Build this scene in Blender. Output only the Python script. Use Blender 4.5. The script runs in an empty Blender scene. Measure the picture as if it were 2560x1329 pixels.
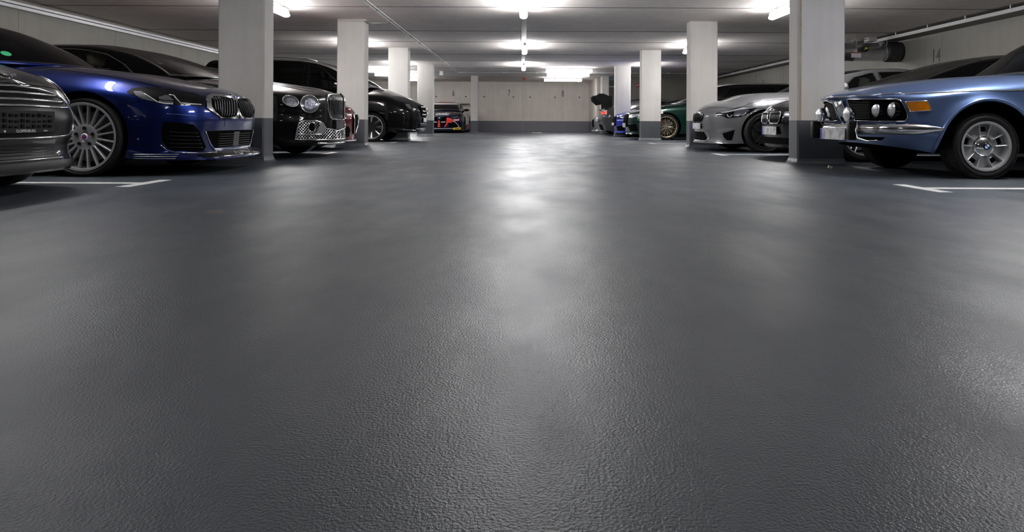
import bpy, bmesh, math, random
import numpy as np
from math import pi, sin, cos, radians, sqrt
from mathutils import Vector, Matrix
from mathutils.bvhtree import BVHTree
from mathutils.geometry import delaunay_2d_cdt

random.seed(7)
sc = bpy.context.scene
COL = sc.collection

# ------------------------------------------------------------------ camera
F = 1670.0; CX, CY = 1302.0, 304.0; H = 0.49; ROLL = 0.0044; TOP = 2.44
cam_d = bpy.data.cameras.new('camera'); cam = bpy.data.objects.new('camera', cam_d)
COL.objects.link(cam); sc.camera = cam
cam_d.sensor_width = 36.0; cam_d.lens = F / 2560 * 36.0
cam_d.shift_x = (1280 - CX) / 2560; cam_d.shift_y = (CY - 664.5) / 2560
cam_d.clip_start = 0.05; cam_d.clip_end = 200
cam.matrix_world = Matrix.Translation((0, 0, H)) @ Matrix.Rotation(pi/2, 4, 'X') @ Matrix.Rotation(ROLL, 4, 'Z')

def ray(px, py):
    u, v = (px - CX) / F, (py - CY) / F
    return Vector((u*cos(ROLL) + v*sin(ROLL), 1.0, -(v*cos(ROLL) - u*sin(ROLL))))
def at(px, py, d):
    return Vector((0, 0, H)) + ray(px, py) * d

# ------------------------------------------------------------------ materials
MATS = {}
def nt(name):
    m = bpy.data.materials.new(name); m.use_nodes = True
    t = m.node_tree; b = t.nodes['Principled BSDF']
    return m, t, b
def mat(name, col, rough=.5, metal=0., coat=0., emit=None, estr=0., spec=.5, noise=None, bump=None, coatr=.03):
    if name in MATS: return MATS[name]
    m, t, b = nt(name)
    b.inputs['Base Color'].default_value = (*col, 1)
    b.inputs['Roughness'].default_value = rough
    b.inputs['Metallic'].default_value = metal
    b.inputs['Coat Weight'].default_value = coat
    b.inputs['Coat Roughness'].default_value = coatr
    b.inputs['Specular IOR Level'].default_value = spec
    if emit:
        b.inputs['Emission Color'].default_value = (*emit, 1)
        b.inputs['Emission Strength'].default_value = estr
    if noise or bump:
        tc = t.nodes.new('ShaderNodeTexCoord')
        if noise:
            n = t.nodes.new('ShaderNodeTexNoise'); n.inputs['Scale'].default_value = noise[0]
            n.inputs['Detail'].default_value = 4
            t.links.new(tc.outputs['Object'], n.inputs['Vector'])
            r = t.nodes.new('ShaderNodeMix'); r.data_type = 'RGBA'
            r.inputs['A'].default_value = (*[c*(1-noise[1]) for c in col], 1)
            r.inputs['B'].default_value = (*[min(1, c*(1+noise[1])) for c in col], 1)
            t.links.new(n.outputs['Fac'], r.inputs['Factor']); t.links.new(r.outputs['Result'], b.inputs['Base Color'])
        if bump:
            n = t.nodes.new('ShaderNodeTexNoise'); n.inputs['Scale'].default_value = bump[0]
            t.links.new(tc.outputs['Object'], n.inputs['Vector'])
            k = t.nodes.new('ShaderNodeBump'); k.inputs['Distance'].default_value = bump[1]
            t.links.new(n.outputs['Fac'], k.inputs['Height']); t.links.new(k.outputs['Normal'], b.inputs['Normal'])
    MATS[name] = m; return m

def paint(name, col, metal=.35, rough=.3, flake=True, coat=1.0):
    if name in MATS: return MATS[name]
    m, t, b = nt(name)
    b.inputs['Base Color'].default_value = (*col, 1)
    b.inputs['Metallic'].default_value = metal; b.inputs['Roughness'].default_value = rough; b.inputs['Specular IOR Level'].default_value = .08
    b.inputs['Coat Weight'].default_value = coat; b.inputs['Coat Roughness'].default_value = .02
    if flake:
        tc = t.nodes.new('ShaderNodeTexCoord')
        n = t.nodes.new('ShaderNodeTexNoise'); n.inputs['Scale'].default_value = 900
        t.links.new(tc.outputs['Object'], n.inputs['Vector'])
        k = t.nodes.new('ShaderNodeBump'); k.inputs['Distance'].default_value = .0002; k.inputs['Strength'].default_value = .08
        t.links.new(n.outputs['Fac'], k.inputs['Height']); t.links.new(k.outputs['Normal'], b.inputs['Normal'])
    MATS[name] = m; return m

def glassmat(name, tint, spec=.12):
    if name in MATS: return MATS[name]
    m = bpy.data.materials.new(name); m.use_nodes = True; t = m.node_tree
    for n in list(t.nodes):
        if n.type != 'OUTPUT_MATERIAL': t.nodes.remove(n)
    out = t.nodes['Material Output']
    tr = t.nodes.new('ShaderNodeBsdfTransparent'); tr.inputs[0].default_value = (*tint, 1)
    gl = t.nodes.new('ShaderNodeBsdfGlossy'); gl.inputs['Roughness'].default_value = .02
    fr = t.nodes.new('ShaderNodeFresnel'); fr.inputs[0].default_value = 1.5
    mx = t.nodes.new('ShaderNodeMixShader')
    t.links.new(fr.outputs[0], mx.inputs[0]); t.links.new(tr.outputs[0], mx.inputs[1]); t.links.new(gl.outputs[0], mx.inputs[2])
    t.links.new(mx.outputs[0], out.inputs[0])
    MATS[name] = m; return m

def M_concrete(name, base, bandz=None, bandcol=(.085, .09, .1), streak=True):
    if name in MATS: return MATS[name]
    m, t, b = nt(name); N = t.nodes; L = t.links
    geo = N.new('ShaderNodeNewGeometry')
    n1 = N.new('ShaderNodeTexNoise'); n1.inputs['Scale'].default_value = 1.3; n1.inputs['Detail'].default_value = 6
    mp = N.new('ShaderNodeMapping'); mp.inputs['Scale'].default_value = (5, 5, .35)
    L.new(geo.outputs['Position'], mp.inputs['Vector']); L.new(mp.outputs[0], n1.inputs['Vector'])
    n2 = N.new('ShaderNodeTexNoise'); n2.inputs['Scale'].default_value = 2.2; n2.inputs['Detail'].default_value = 8
    L.new(geo.outputs['Position'], n2.inputs['Vector'])
    add = N.new('ShaderNodeMath'); add.operation = 'ADD'; L.new(n1.outputs['Fac'], add.inputs[0]); L.new(n2.outputs['Fac'], add.inputs[1])
    rmp = N.new('ShaderNodeMapRange'); rmp.inputs['From Min'].default_value = .6; rmp.inputs['From Max'].default_value = 1.4
    rmp.inputs['To Min'].default_value = .86; rmp.inputs['To Max'].default_value = 1.08
    L.new(add.outputs[0], rmp.inputs['Value'])
    mul = N.new('ShaderNodeVectorMath'); mul.operation = 'SCALE'; mul.inputs[0].default_value = base
    L.new(rmp.outputs[0], mul.inputs['Scale'])
    last = mul.outputs[0]
    b.inputs['Roughness'].default_value = .8
    if bandz is not None:
        sep = N.new('ShaderNodeSeparateXYZ'); L.new(geo.outputs['Position'], sep.inputs[0])
        lt = N.new('ShaderNodeMath'); lt.operation = 'LESS_THAN'; lt.inputs[1].default_value = bandz
        L.new(sep.outputs['Z'], lt.inputs[0])
        mx = N.new('ShaderNodeMix'); mx.data_type = 'RGBA'; mx.inputs['B'].default_value = (*bandcol, 1)
        L.new(lt.outputs[0], mx.inputs['Factor']); L.new(last, mx.inputs['A']); last = mx.outputs['Result']
        r2 = N.new('ShaderNodeMapRange'); r2.inputs['To Min'].default_value = .8; r2.inputs['To Max'].default_value = .45
        L.new(lt.outputs[0], r2.inputs['Value']); L.new(r2.outputs[0], b.inputs['Roughness'])
    L.new(last, b.inputs['Base Color'])
    k = N.new('ShaderNodeBump'); k.inputs['Distance'].default_value = .002; k.inputs['Strength'].default_value = .4
    n3 = N.new('ShaderNodeTexNoise'); n3.inputs['Scale'].default_value = 40; n3.inputs['Detail'].default_value = 5
    L.new(geo.outputs['Position'], n3.inputs['Vector']); L.new(n3.outputs['Fac'], k.inputs['Height']); L.new(k.outputs['Normal'], b.inputs['Normal'])
    MATS[name] = m; return m

def M_ceiling():
    # board-formed slab: each 1 m wide board has its own slightly different grey
    m = M_concrete('ceiling_concrete', (.82, .755, .71))
    return m

def M_floor():
    m, t, b = nt('floor_coating'); N = t.nodes; L = t.links
    geo = N.new('ShaderNodeNewGeometry')
    def noise(scale, detail, sx=1, sy=1, rough=.5):
        mp = N.new('ShaderNodeMapping'); mp.inputs['Scale'].default_value = (sx, sy, 1)
        L.new(geo.outputs['Position'], mp.inputs['Vector'])
        n = N.new('ShaderNodeTexNoise'); n.inputs['Scale'].default_value = scale; n.inputs['Detail'].default_value = detail
        n.inputs['Roughness'].default_value = rough
        L.new(mp.outputs[0], n.inputs['Vector']); return n
    big = noise(.7, 5, 1, .6); mid = noise(3.0, 6, 1, .45)
    mx = N.new('ShaderNodeMix'); mx.data_type = 'RGBA'
    mx.inputs['A'].default_value = (.036, .044, .053, 1); mx.inputs['B'].default_value = (.064, .075, .087, 1)
    rr = N.new('ShaderNodeMapRange'); rr.inputs['From Min'].default_value = .3; rr.inputs['From Max'].default_value = .7
    L.new(big.outputs['Fac'], rr.inputs['Value']); L.new(rr.outputs[0], mx.inputs['Factor'])
    # scattered dark scuffs
    sc_ = noise(1.6, 3, .35, 1.4); th = N.new('ShaderNodeMapRange')
    th.inputs['From Min'].default_value = .62; th.inputs['From Max'].default_value = .72; th.inputs['To Max'].default_value = .5
    L.new(sc_.outputs['Fac'], th.inputs['Value'])
    m2 = N.new('ShaderNodeMix'); m2.data_type = 'RGBA'; m2.inputs['B'].default_value = (.03, .033, .036, 1)
    L.new(th.outputs[0], m2.inputs['Factor']); L.new(mx.outputs['Result'], m2.inputs['A'])
    # one old brownish drip stain
    vd = N.new('ShaderNodeVectorMath'); vd.operation = 'DISTANCE'; vd.inputs[1].default_value = (-1.64, 3.6, 0)
    wob = noise(14, 3); wa = N.new('ShaderNodeMath'); wa.operation = 'MULTIPLY_ADD'; wa.inputs[1].default_value = .12
    L.new(geo.outputs['Position'], vd.inputs[0]); L.new(wob.outputs['Fac'], wa.inputs[0]); L.new(vd.outputs['Value'], wa.inputs[2])
    ms = N.new('ShaderNodeMapRange'); ms.inputs['From Min'].default_value = .09; ms.inputs['From Max'].default_value = .14
    ms.inputs['To Min'].default_value = .55; ms.inputs['To Max'].default_value = 0
    L.new(wa.outputs[0], ms.inputs['Value'])
    m3 = N.new('ShaderNodeMix'); m3.data_type = 'RGBA'; m3.inputs['B'].default_value = (.14, .10, .06, 1)
    L.new(ms.outputs[0], m3.inputs['Factor']); L.new(m2.outputs['Result'], m3.inputs['A'])
    L.new(m3.outputs['Result'], b.inputs['Base Color'])
    r3 = N.new('ShaderNodeMapRange'); r3.inputs['From Min'].default_value = .3; r3.inputs['From Max'].default_value = .7
    r3.inputs['To Min'].default_value = .34; r3.inputs['To Max'].default_value = .50
    L.new(mid.outputs['Fac'], r3.inputs['Value']); L.new(r3.outputs[0], b.inputs['Roughness'])
    fine = noise(210, 2); med = noise(9, 3)
    k1 = N.new('ShaderNodeBump'); k1.inputs['Distance'].default_value = .0035; k1.inputs['Strength'].default_value = .45
    L.new(fine.outputs['Fac'], k1.inputs['Height'])
    k2 = N.new('ShaderNodeBump'); k2.inputs['Distance'].default_value = .004; k2.inputs['Strength'].default_value = .3
    L.new(med.outputs['Fac'], k2.inputs['Height']); L.new(k1.outputs['Normal'], k2.inputs['Normal'])
    L.new(k2.outputs['Normal'], b.inputs['Normal'])
    b.inputs['Specular IOR Level'].default_value = .5
    return m

# ------------------------------------------------------------------ object helpers
def link(o): COL.objects.link(o); return o
def empty(name, loc=(0, 0, 0), rz=0.0):
    o = bpy.data.objects.new(name, None); o.empty_display_size = .2
    o.location = loc; o.rotation_euler = (0, 0, rz); return link(o)
def tag(o, label=None, cat=None, group=None, kind=None):
    if label: o['label'] = label
    if cat: o['category'] = cat
    if group: o['group'] = group
    if kind: o['kind'] = kind
    return o
def obj(name, me, mats=(), parent=None, smooth=None):
    if isinstance(me, bmesh.types.BMesh):
        bm = me; me = bpy.data.meshes.new(name); bm.normal_update(); bm.to_mesh(me); bm.free()
    if not isinstance(mats, (list, tuple)): mats = [mats]
    for m in mats: me.materials.append(m)
    if smooth is not None:
        me.polygons.foreach_set('use_smooth', [True]*len(me.polygons))
        me.set_sharp_from_angle(angle=radians(smooth))
    o = bpy.data.objects.new(name, me); link(o)
    if parent: o.parent = parent
    return o

def add_box(bm, lo, hi, mi=0, mtx=None, bevel=0):
    r = bmesh.ops.create_cube(bm, size=1); vs = r['verts']
    for v in vs:
        v.co = Vector([lo[i] + (v.co[i]+.5)*(hi[i]-lo[i]) for i in range(3)])
    fs = list({f for v in vs for f in v.link_faces})
    if bevel:
        es = list({e for v in vs for e in v.link_edges})
        rb = bmesh.ops.bevel(bm, geom=vs+es, offset=bevel, segments=2, affect='EDGES', profile=.5)
        vs = list({v for f in rb['faces'] for v in f.verts} | {v for v in vs if v.is_valid}); fs = list({f for v in vs for f in v.link_faces})
    for f in fs: f.material_index = mi
    if mtx is not None: bmesh.ops.transform(bm, matrix=mtx, verts=[v for v in vs if v.is_valid])
    return vs
def add_tube(bm, pts, r, n=8, mi=0, cap=True, closed=False):
    pts = [Vector(p) for p in pts]; rings = []; k = len(pts)
    rs = r if isinstance(r, (list, tuple)) else [r]*k
    up = None
    for i, p in enumerate(pts):
        a = pts[(i-1) % k] if (closed or i > 0) else p; b = pts[(i+1) % k] if (closed or i < k-1) else p
        d = (b-a)
        if d.length < 1e-9: d = Vector((1, 0, 0))
        d.normalize()
        if up is None:
            up = Vector((0, 0, 1)) if abs(d.z) < .9 else Vector((1, 0, 0))
        s = d.cross(up)
        if s.length < 1e-6: s = d.orthogonal()
        s.normalize(); up = s.cross(d).normalized()
        rings.append([bm.verts.new(p + (s*cos(2*pi*j/n) + up*sin(2*pi*j/n))*rs[i]) for j in range(n)])
    m = k if closed else k-1
    for i in range(m):
        A, B = rings[i], rings[(i+1) % k]
        for j in range(n):
            f = bm.faces.new((A[j], A[(j+1) % n], B[(j+1) % n], B[j])); f.material_index = mi; f.smooth = True
    if cap and not closed:
        for R in (rings[0][::-1], rings[-1]):
            f = bm.faces.new(R); f.material_index = mi
def add_lathe(bm, prof, n=48, mi=0, axis='Y', mtx=None):
    """prof: list of (r, h); spun about axis."""
    rings = []
    for r, h in prof:
        ring = []
        for j in range(n):
            a = 2*pi*j/n
            if axis == 'Y': co = Vector((r*cos(a), h, r*sin(a)))
            elif axis == 'X': co = Vector((h, r*cos(a), r*sin(a)))
            else: co = Vector((r*cos(a), r*sin(a), h))
            if mtx is not None: co = mtx @ co
            ring.append(bm.verts.new(co))
        rings.append(ring)
    for A, B in zip(rings, rings[1:]):
        for j in range(n):
            f = bm.faces.new((A[j], A[(j+1) % n], B[(j+1) % n], B[j])); f.material_index = mi; f.smooth = True
    return rings
def fix(bm, d=1e-5):
    bmesh.ops.remove_doubles(bm, verts=bm.verts, dist=d)
    bmesh.ops.recalc_face_normals(bm, faces=bm.faces)
def text_mesh(s, size, depth=.001, mtx=None, mats=None, name='lettering', parent=None, shear=0., sx=1., bold=0.):
    c = bpy.data.curves.new(name, 'FONT'); c.body = s; c.size = size; c.extrude = depth; c.align_x = 'CENTER'; c.align_y = 'CENTER'
    c.shear = shear; c.offset = bold
    o = bpy.data.objects.new(name, c); link(o)
    dg = bpy.context.evaluated_depsgraph_get(); dg.update()
    me = bpy.data.meshes.new_from_object(o.evaluated_get(dg))
    bpy.data.objects.remove(o)
    me.transform(Matrix.Diagonal((sx, 1, 1, 1)))
    if mtx is not None: me.transform(mtx)
    me.materials.clear()
    return obj(name, me, mats, parent)

def split(o):
    """each loose piece of o becomes an object of its own, same name and parent"""
    bm = bmesh.new(); bm.from_mesh(o.data); bm.verts.ensure_lookup_table(); seen = set(); isl = []
    for v in bm.verts:
        if v.index in seen: continue
        st = [v]; cur = []; seen.add(v.index)
        while st:
            a = st.pop(); cur.append(a.index)
            for e in a.link_edges:
                b = e.other_vert(a)
                if b.index not in seen: seen.add(b.index); st.append(b)
        isl.append(set(cur))
    bm.free(); me = o.data; mats = list(me.materials); base = o.name.split('.')[0]; out = []
    for k in isl:
        b = bmesh.new(); b.from_mesh(me); bmesh.ops.delete(b, geom=[v for v in b.verts if v.index not in k], context='VERTS')
        q = obj(base, b, mats, o.parent); q.location = o.location; q.rotation_euler = o.rotation_euler; out.append(q)
    bpy.data.objects.remove(o); bpy.data.meshes.remove(me)
    return out
# ------------------------------------------------------------------ the room
LX, RX, NY, FY, FYR = -8.2, 8.45, -6.0, 32.9, 29.4
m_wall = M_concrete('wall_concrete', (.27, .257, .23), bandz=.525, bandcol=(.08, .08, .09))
m_pil = M_concrete('pillar_concrete', (.50, .485, .455), bandz=.52, bandcol=(.06, .064, .072))
m_ceil = M_ceiling(); m_wallfar = M_concrete('wall_concrete_lit', (.60, .555, .50), bandz=.525, bandcol=(.12, .12, .14))  # far walls: same concrete, the brighter light there put into its colour
m_seam = mat('seam_dark', (.05, .045, .04), .9); m_joint = mat('wall_joint', (.26, .25, .23), .9)
m_dark = mat('dark_hole', (.02, .02, .02), .9)
m_galv = mat('galvanised_steel', (.55, .55, .56), .38, .85, noise=(30, .15))
m_white = mat('white_plastic', (.75, .75, .75), .4)
m_line = mat('white_line_paint', (.62, .62, .60), .5, noise=(25, .12))

def boxobj(name, lo, hi, m, **k):
    bm = bmesh.new(); add_box(bm, lo, hi); return obj(name, bm, m, **k)
tag(boxobj('floor', (LX-.3, NY, -.2), (RX+.3, FY+.3, 0), M_floor()), kind='structure')
# ceiling with board / slab joints
bm = bmesh.new(); add_box(bm, (LX-.3, NY, TOP), (RX+.3, FY+.3, TOP+.3), 0)
ys = [11.39, 14.4, 16.35, 19.4, 21.35, 24.4, 26.35, 29.4, 31.35, 9.4, 6.4, 4.4, 1.4, -.6, -3.6]
for y in ys: add_box(bm, (LX, y-.012, TOP-.004), (RX, y+.012, TOP+.02), 1)
tag(obj('ceiling', bm, [m_ceil, m_seam]), kind='structure')

def wall(name, lo, hi, joints=(), holes=()):
    bm = bmesh.new(); add_box(bm, lo, hi, 0)
    for a, b in joints: add_box(bm, a, b, 2)
    for (p, ax) in holes:
        if ax == 'Y': mt = Matrix.Translation(p) @ Matrix.Rotation(pi/2, 4, 'X')
        else: mt = Matrix.Translation(p) @ Matrix.Rotation(pi/2, 4, 'Y')
        r = bmesh.ops.create_cone(bm, cap_ends=True, segments=14, radius1=.035, radius2=.035, depth=.01, matrix=mt)
        for f in {f for v in r['verts'] for f in v.link_faces}: f.material_index = 1
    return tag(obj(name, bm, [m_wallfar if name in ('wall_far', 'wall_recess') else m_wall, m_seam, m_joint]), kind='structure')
jn = lambda x: ((x-.006, FY-.004, .0), (x+.006, FY+.05, TOP))
holes = [((at(px, py, FY-.003)), 'Y') for px, py in ((1090.5, 241), (1164.5, 241.3), (1210, 241.7), (1283.5, 242.3), (1325, 242.8), (1387.5, 243), (1448.5, 243))]
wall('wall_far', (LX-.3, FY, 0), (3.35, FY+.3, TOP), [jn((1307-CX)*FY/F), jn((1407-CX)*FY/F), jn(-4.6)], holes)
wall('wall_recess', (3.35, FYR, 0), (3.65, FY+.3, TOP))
dx0, dx1 = (1522-CX)*FYR/F, (1522-CX)*FYR/F + .88
bm = bmesh.new()
add_box(bm, (3.6, FYR, 0), (dx0, FYR+.3, TOP)); add_box(bm, (dx1, FYR, 0), (RX+.3, FYR+.3, TOP)); add_box(bm, (dx0, FYR, 2.02), (dx1, FYR+.3, TOP))
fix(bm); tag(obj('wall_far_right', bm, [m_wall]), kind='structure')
d = boxobj('door_1', (dx0, FYR+.06, 0), (dx1, FYR+.12, 2.02), mat('door_grey', (.3, .3, .3), .4)); tag(d, kind='structure')
bm = bmesh.new()
for a, b in (((dx0-.06, FYR-.02, 0), (dx0, FYR+.1, 2.08)), ((dx1, FYR-.02, 0), (dx1+.06, FYR+.1, 2.08)), ((dx0, FYR-.02, 2.02), (dx1, FYR+.1, 2.08))): add_box(bm, a, b)
obj('door_frame', bm, m_white, parent=d)
bm = bmesh.new(); add_tube(bm, [(dx1-.1, FYR+.06, 1.05), (dx1-.1, FYR+.0, 1.05), (dx1-.22, FYR+.0, 1.05)], .011); obj('door_handle', bm, m_galv, parent=d)
jl = lambda x, y: ((min(x, x), y-.006, 0), (x+.004, y+.006, TOP))
wall('wall_left', (LX-.3, NY, 0), (LX, FY+.3, TOP), [((LX, y-.006, 0), (LX+.004, y+.006, TOP)) for y in (8.3, 10.9, 13.5, 16.1, 18.7, 21.3, 23.9, 26.5, 29.1)],
     [((LX+.003, y, 1.75), 'X') for y in (9.0, 11.0, 14.0, 16.0)])
wall('wall_right', (RX, NY, 0), (RX+.3, FY+.3, TOP), [((RX-.004, y-.006, 0), (RX, y+.006, TOP)) for y in (8.5, 11.2, 13.4, 13.95, 18.8, 21.5, 24.0, 26.6)],
     [((RX-.003, y, z), 'X') for y, z in ((10.55, 1.52), (11.7, 1.5), (13.2, 1.46), (17.2, 1.6))])
wall('wall_near', (LX-.3, NY-.3, 0), (RX+.3, NY, TOP))

# wall numbers
m_num = mat('stencil_paint', (.05, .05, .05), .7)
m_num2 = mat('stencil_paint_worn', (.10, .09, .08), .8, noise=(30, .6))
for s, px, py, hh in (('6', 1133.5, 233, .36), ('7', 1272.5, 233.5, .36), ('8', 1407, 234.5, .36)):
    p = at(px, py, FY-.003)
    o = text_mesh(s, hh*1.25, .001, Matrix.Translation(p) @ Matrix.Rotation(pi/2, 4, 'X'), m_num, 'stall_number', sx=.55)
    tag(o, 'black stencilled number %s painted on the far wall' % s, 'number', 'stall numbers on the walls')
for s, px, py, hh in (('14', 2340, 141, .30), ('10', 1908, 209.5, .24)):
    u = ray(px, py); dd = (RX-.004)/u.x; p = at(px, py, dd)
    o = text_mesh(s, hh*1.3, .001, Matrix.Translation(p) @ Matrix.Rotation(-pi/2, 4, 'Z') @ Matrix.Rotation(pi/2, 4, 'X'), m_num2, 'stall_number', sx=.8)
    tag(o, 'worn dark stencilled number %s on the right wall' % s, 'number', 'stall numbers on the walls')

# ------------------------------------------------------------------ pillars
def pillar(x0, x1, y0, y1, label, strip=None):
    bm = bmesh.new()
    r = bmesh.ops.create_cube(bm, size=1)
    for v in bm.verts:
        v.co = Vector((x0+(v.co.x+.5)*(x1-x0), y0+(v.co.y+.5)*(y1-y0), (v.co.z+.5)*TOP))
    es = [e for e in bm.edges if abs(e.verts[0].co.z-e.verts[1].co.z) > 1]
    bmesh.ops.bevel(bm, geom=es, offset=.018, segments=1, affect='EDGES')
    o = obj('pillar', bm, m_pil)
    # flared coating skirt where floor meets pillar
    b2 = bmesh.new()
    for i, (e, z) in enumerate(((.035, 0), (.012, .02), (.002, .05))):
        pass
    prof = ((.04, 0.001), (.02, .012), (.006, .04), (.0, .07))
    rings = [[b2.verts.new(c) for c in ((x0-e, y0-e, z), (x1+e, y0-e, z), (x1+e, y1+e, z), (x0-e, y1+e, z))] for e, z in prof]
    for A, B in zip(rings, rings[1:]):
        for j in range(4): b2.faces.new((A[j], A[(j+1) % 4], B[(j+1) % 4], B[j]))
    obj('base_cove', b2, mat('floor_cove', (.085, .09, .1), .4), parent=o, smooth=50)
    if strip is not None:
        b3 = bmesh.new(); add_box(b3, (strip-.012, y0-.0015, .52), (strip+.012, y0+.004, TOP-.01))
        obj('corner_stain', b3, mat('rusty_filler', (.30, .25, .18), .85, noise=(12, .3)), parent=o)
    return tag(o, label, 'pillar', 'concrete pillars along the aisle')
for y, th, lab in ((2.85, .3, None), (7.77, .31, 'white concrete pillar between the blue saloon and the black luxury saloon'),
                   (12.8, .3, 'white concrete pillar between the red car and the black van'),
                   (17.75, .3, 'white concrete pillar just beyond the black van'),
                   (22.75, .3, 'white concrete pillar in front of the striped race car')):
    if lab: pillar(-3.53, -2.99, y, y+th, lab)
pillar(-2.14, -1.84, 28.5, 29.0, 'slim white pillar beside the race car, before the far wall')
for y, lab in ((7.87, 'white concrete pillar beside the light blue classic coupe, nearest on the right'),
               (12.9, 'white concrete pillar just beyond the silver coupe'),
               (18.1, 'white concrete pillar in front of the dark green car'),
               (23.1, 'white concrete pillar in front of the dark car with the rear wing')):
    pillar(3.26, 3.82 if y < 8 else 3.80, y, y+.27, lab, strip=3.292 if y < 8 else None)
pillar(3.45, 3.75, 28.4, 29.0, 'slim white pillar beside the grey door at the far right')

# ------------------------------------------------------------------ floor lines
def line(name, rects, label):
    bm = bmesh.new()
    for (x0, y0, x1, y1) in rects: add_box(bm, (x0, y0, 0), (x1, y1, .0015))
    return tag(obj(name, bm, m_line), label, 'floor marking', 'white stall lines on the floor')
def stall(sgn, xe, y, label, tbar=.6):
    a, b = sorted((sgn*xe, sgn*(xe+4.6)))
    c, d = sorted((sgn*xe, sgn*(xe+.1)))
    e, f = sorted((sgn*(xe+.1), sgn*(xe+4.6)))
    line('stall_line', [(e, y-.055, f, y+.055), (c, y-tbar/2, d, y+tbar/2)], label)
stall(-1, 2.86, 5.18, 'white stall line with T end between dark hatchback and blue car')
stall(-1, 2.86, 10.15, 'white stall line under the black luxury saloon with round headlamps')
stall(-1, 2.86, 15.35, 'white stall line beside the front wheel of the black van')
stall(-1, 2.86, 20.3, 'white stall line beyond the black van')
stall(1, 2.98, 5.05, 'white stall line with T end in front of the light blue coupe')
stall(1, 3.0, 10.23, 'white stall line in front of the silver coupe')
stall(1, 3.0, 15.5, 'white stall line in front of the dark green car, right of aisle')
stall(1, 3.0, 20.9, 'white stall line between green car and bright blue car')
stall(1, 3.0, 25.9, 'white stall line beneath the dark race car with the wing')
line('floor_mark', [(.5, 29.3, .95, 31.0)], 'short white mark on the floor before the far wall')

# ------------------------------------------------------------------ lamps
def lampmat(name, s, col=(.98, .98, 1)): return mat(name, (1, 1, 1), .4, emit=col, estr=s)
E_MAIN = 30.0
m_tube = lampmat('lamp_diffuser', E_MAIN)
m_tube2 = lampmat('lamp_diffuser_far', 28.0)
m_house = mat('lamp_housing', (.45, .43, .42), .5)
lamp_bm_cache = {}
def make_lamp(L=1.5, W=.13):
    root = empty('ceiling_lamp')
    bm = bmesh.new(); add_box(bm, (-W*.26, -L/2-.02, -.05), (W*.26, L/2+.02, 0), bevel=.006); obj('housing', bm, m_house, root)
    bm = bmesh.new(); n = 14; rings = []
    for yy, s in ((-L/2, .55), (-L/2+.012, .82), (-L/2+.04, 1), (L/2-.04, 1), (L/2-.012, .82), (L/2, .55)):
        rings.append([bm.verts.new((cos(a)*W/2*s, yy, -.085+sin(a)*.036*s)) for a in [2*pi*j/n for j in range(n)]])
    for A, B in zip(rings, rings[1:]):
        for j in range(n): bm.faces.new((A[j], A[(j+1) % n], B[(j+1) % n], B[j]))
    bm.faces.new(rings[0][::-1]); bm.faces.new(rings[-1]); fix(bm)
    obj('diffuser', bm, m_tube, root, smooth=40)
    bm = bmesh.new()
    for s in (-1, 1): add_box(bm, (-.012, s*L*.33-.01, 0), (.012, s*L*.33+.01, .05))
    split(obj('bracket', bm, m_galv, root))
    return root
def copy_tree(o, parent=None):
    c = o.copy(); COL.objects.link(c); c.parent = parent
    for ch in list(o.children):
        copy_tree(ch, c)
    return c
proto = make_lamp()
spots = [(.04, 10.85, 0, 'hanging tube lamp over the aisle, nearest and brightest in the middle row'),
         (.09, 17.0, 0, 'hanging tube lamp over the aisle, second in the middle row'),
         (.09, 22.7, 0, 'hanging tube lamp over the aisle, smallest in the middle row'),
         (-4.05, 10.8, 0, 'tube lamp beside the nearest left pillar'),
         (4.34, 10.85, 0, 'tube lamp beside the nearest right pillar'),
         (-4.05, 16.6, 0, 'tube lamp over the left stalls behind the second pillar'),
         (4.26, 16.65, 0, 'tube lamp over the right stalls behind the second pillar'),
         (-4.05, 22.4, 0, None), (4.26, 22.4, 0, None),
         (1.73, 24.0, 1, 'crosswise tube lamp, nearest of the three before the far wall on the right'),
         (1.85, 26.2, 1, 'crosswise tube lamp, middle of the three before the far wall on the right'),
         (1.85, 29.4, 1, 'crosswise tube lamp closest to the far wall on the right'),
         (-4.95, 24.4, 1, 'crosswise tube lamp at left seen between pillars, nearest of the three'),
         (-4.95, 26.4, 1, 'crosswise tube lamp at left seen between pillars, middle of the three'),
         (-4.95, 29.4, 1, 'crosswise tube lamp at left seen between pillars, closest to far wall'),
         (.04, 5.2, 0, None), (-4.0, 5.2, 0, None), (4.55, 5.35, 0, None), (.04, -.5, 0, None)]
for i, (x, y, rot, lab) in enumerate(spots):
    o = proto if i == 0 else copy_tree(proto)
    o.location = (x, y, TOP-.05); o.rotation_euler = (0, 0, pi/2 if rot else 0)
    o.scale = (1, 1.1 if rot else 1, 1)
    s_ = {0: 1.4, 1: 1.3, 2: 1.2, 7: .7, 8: .6, 9: .5, 10: .5, 11: .5, 12: .6, 13: .6, 14: .6, 15: .6, 16: .55, 17: 1.2, 18: .28}.get(i, 1.0)
    for ch in o.children:
        if ch.name.startswith('diffuser'):
            ch.data = ch.data.copy(); ch.data.materials.clear(); ch.data.materials.append(lampmat('lamp_glow_%d' % round(s_*100), E_MAIN*s_))
    tag(o, lab or 'white tube lamp fixed under the concrete ceiling above the parked cars', 'ceiling lamp', 'tube lamps under the ceiling')

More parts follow.
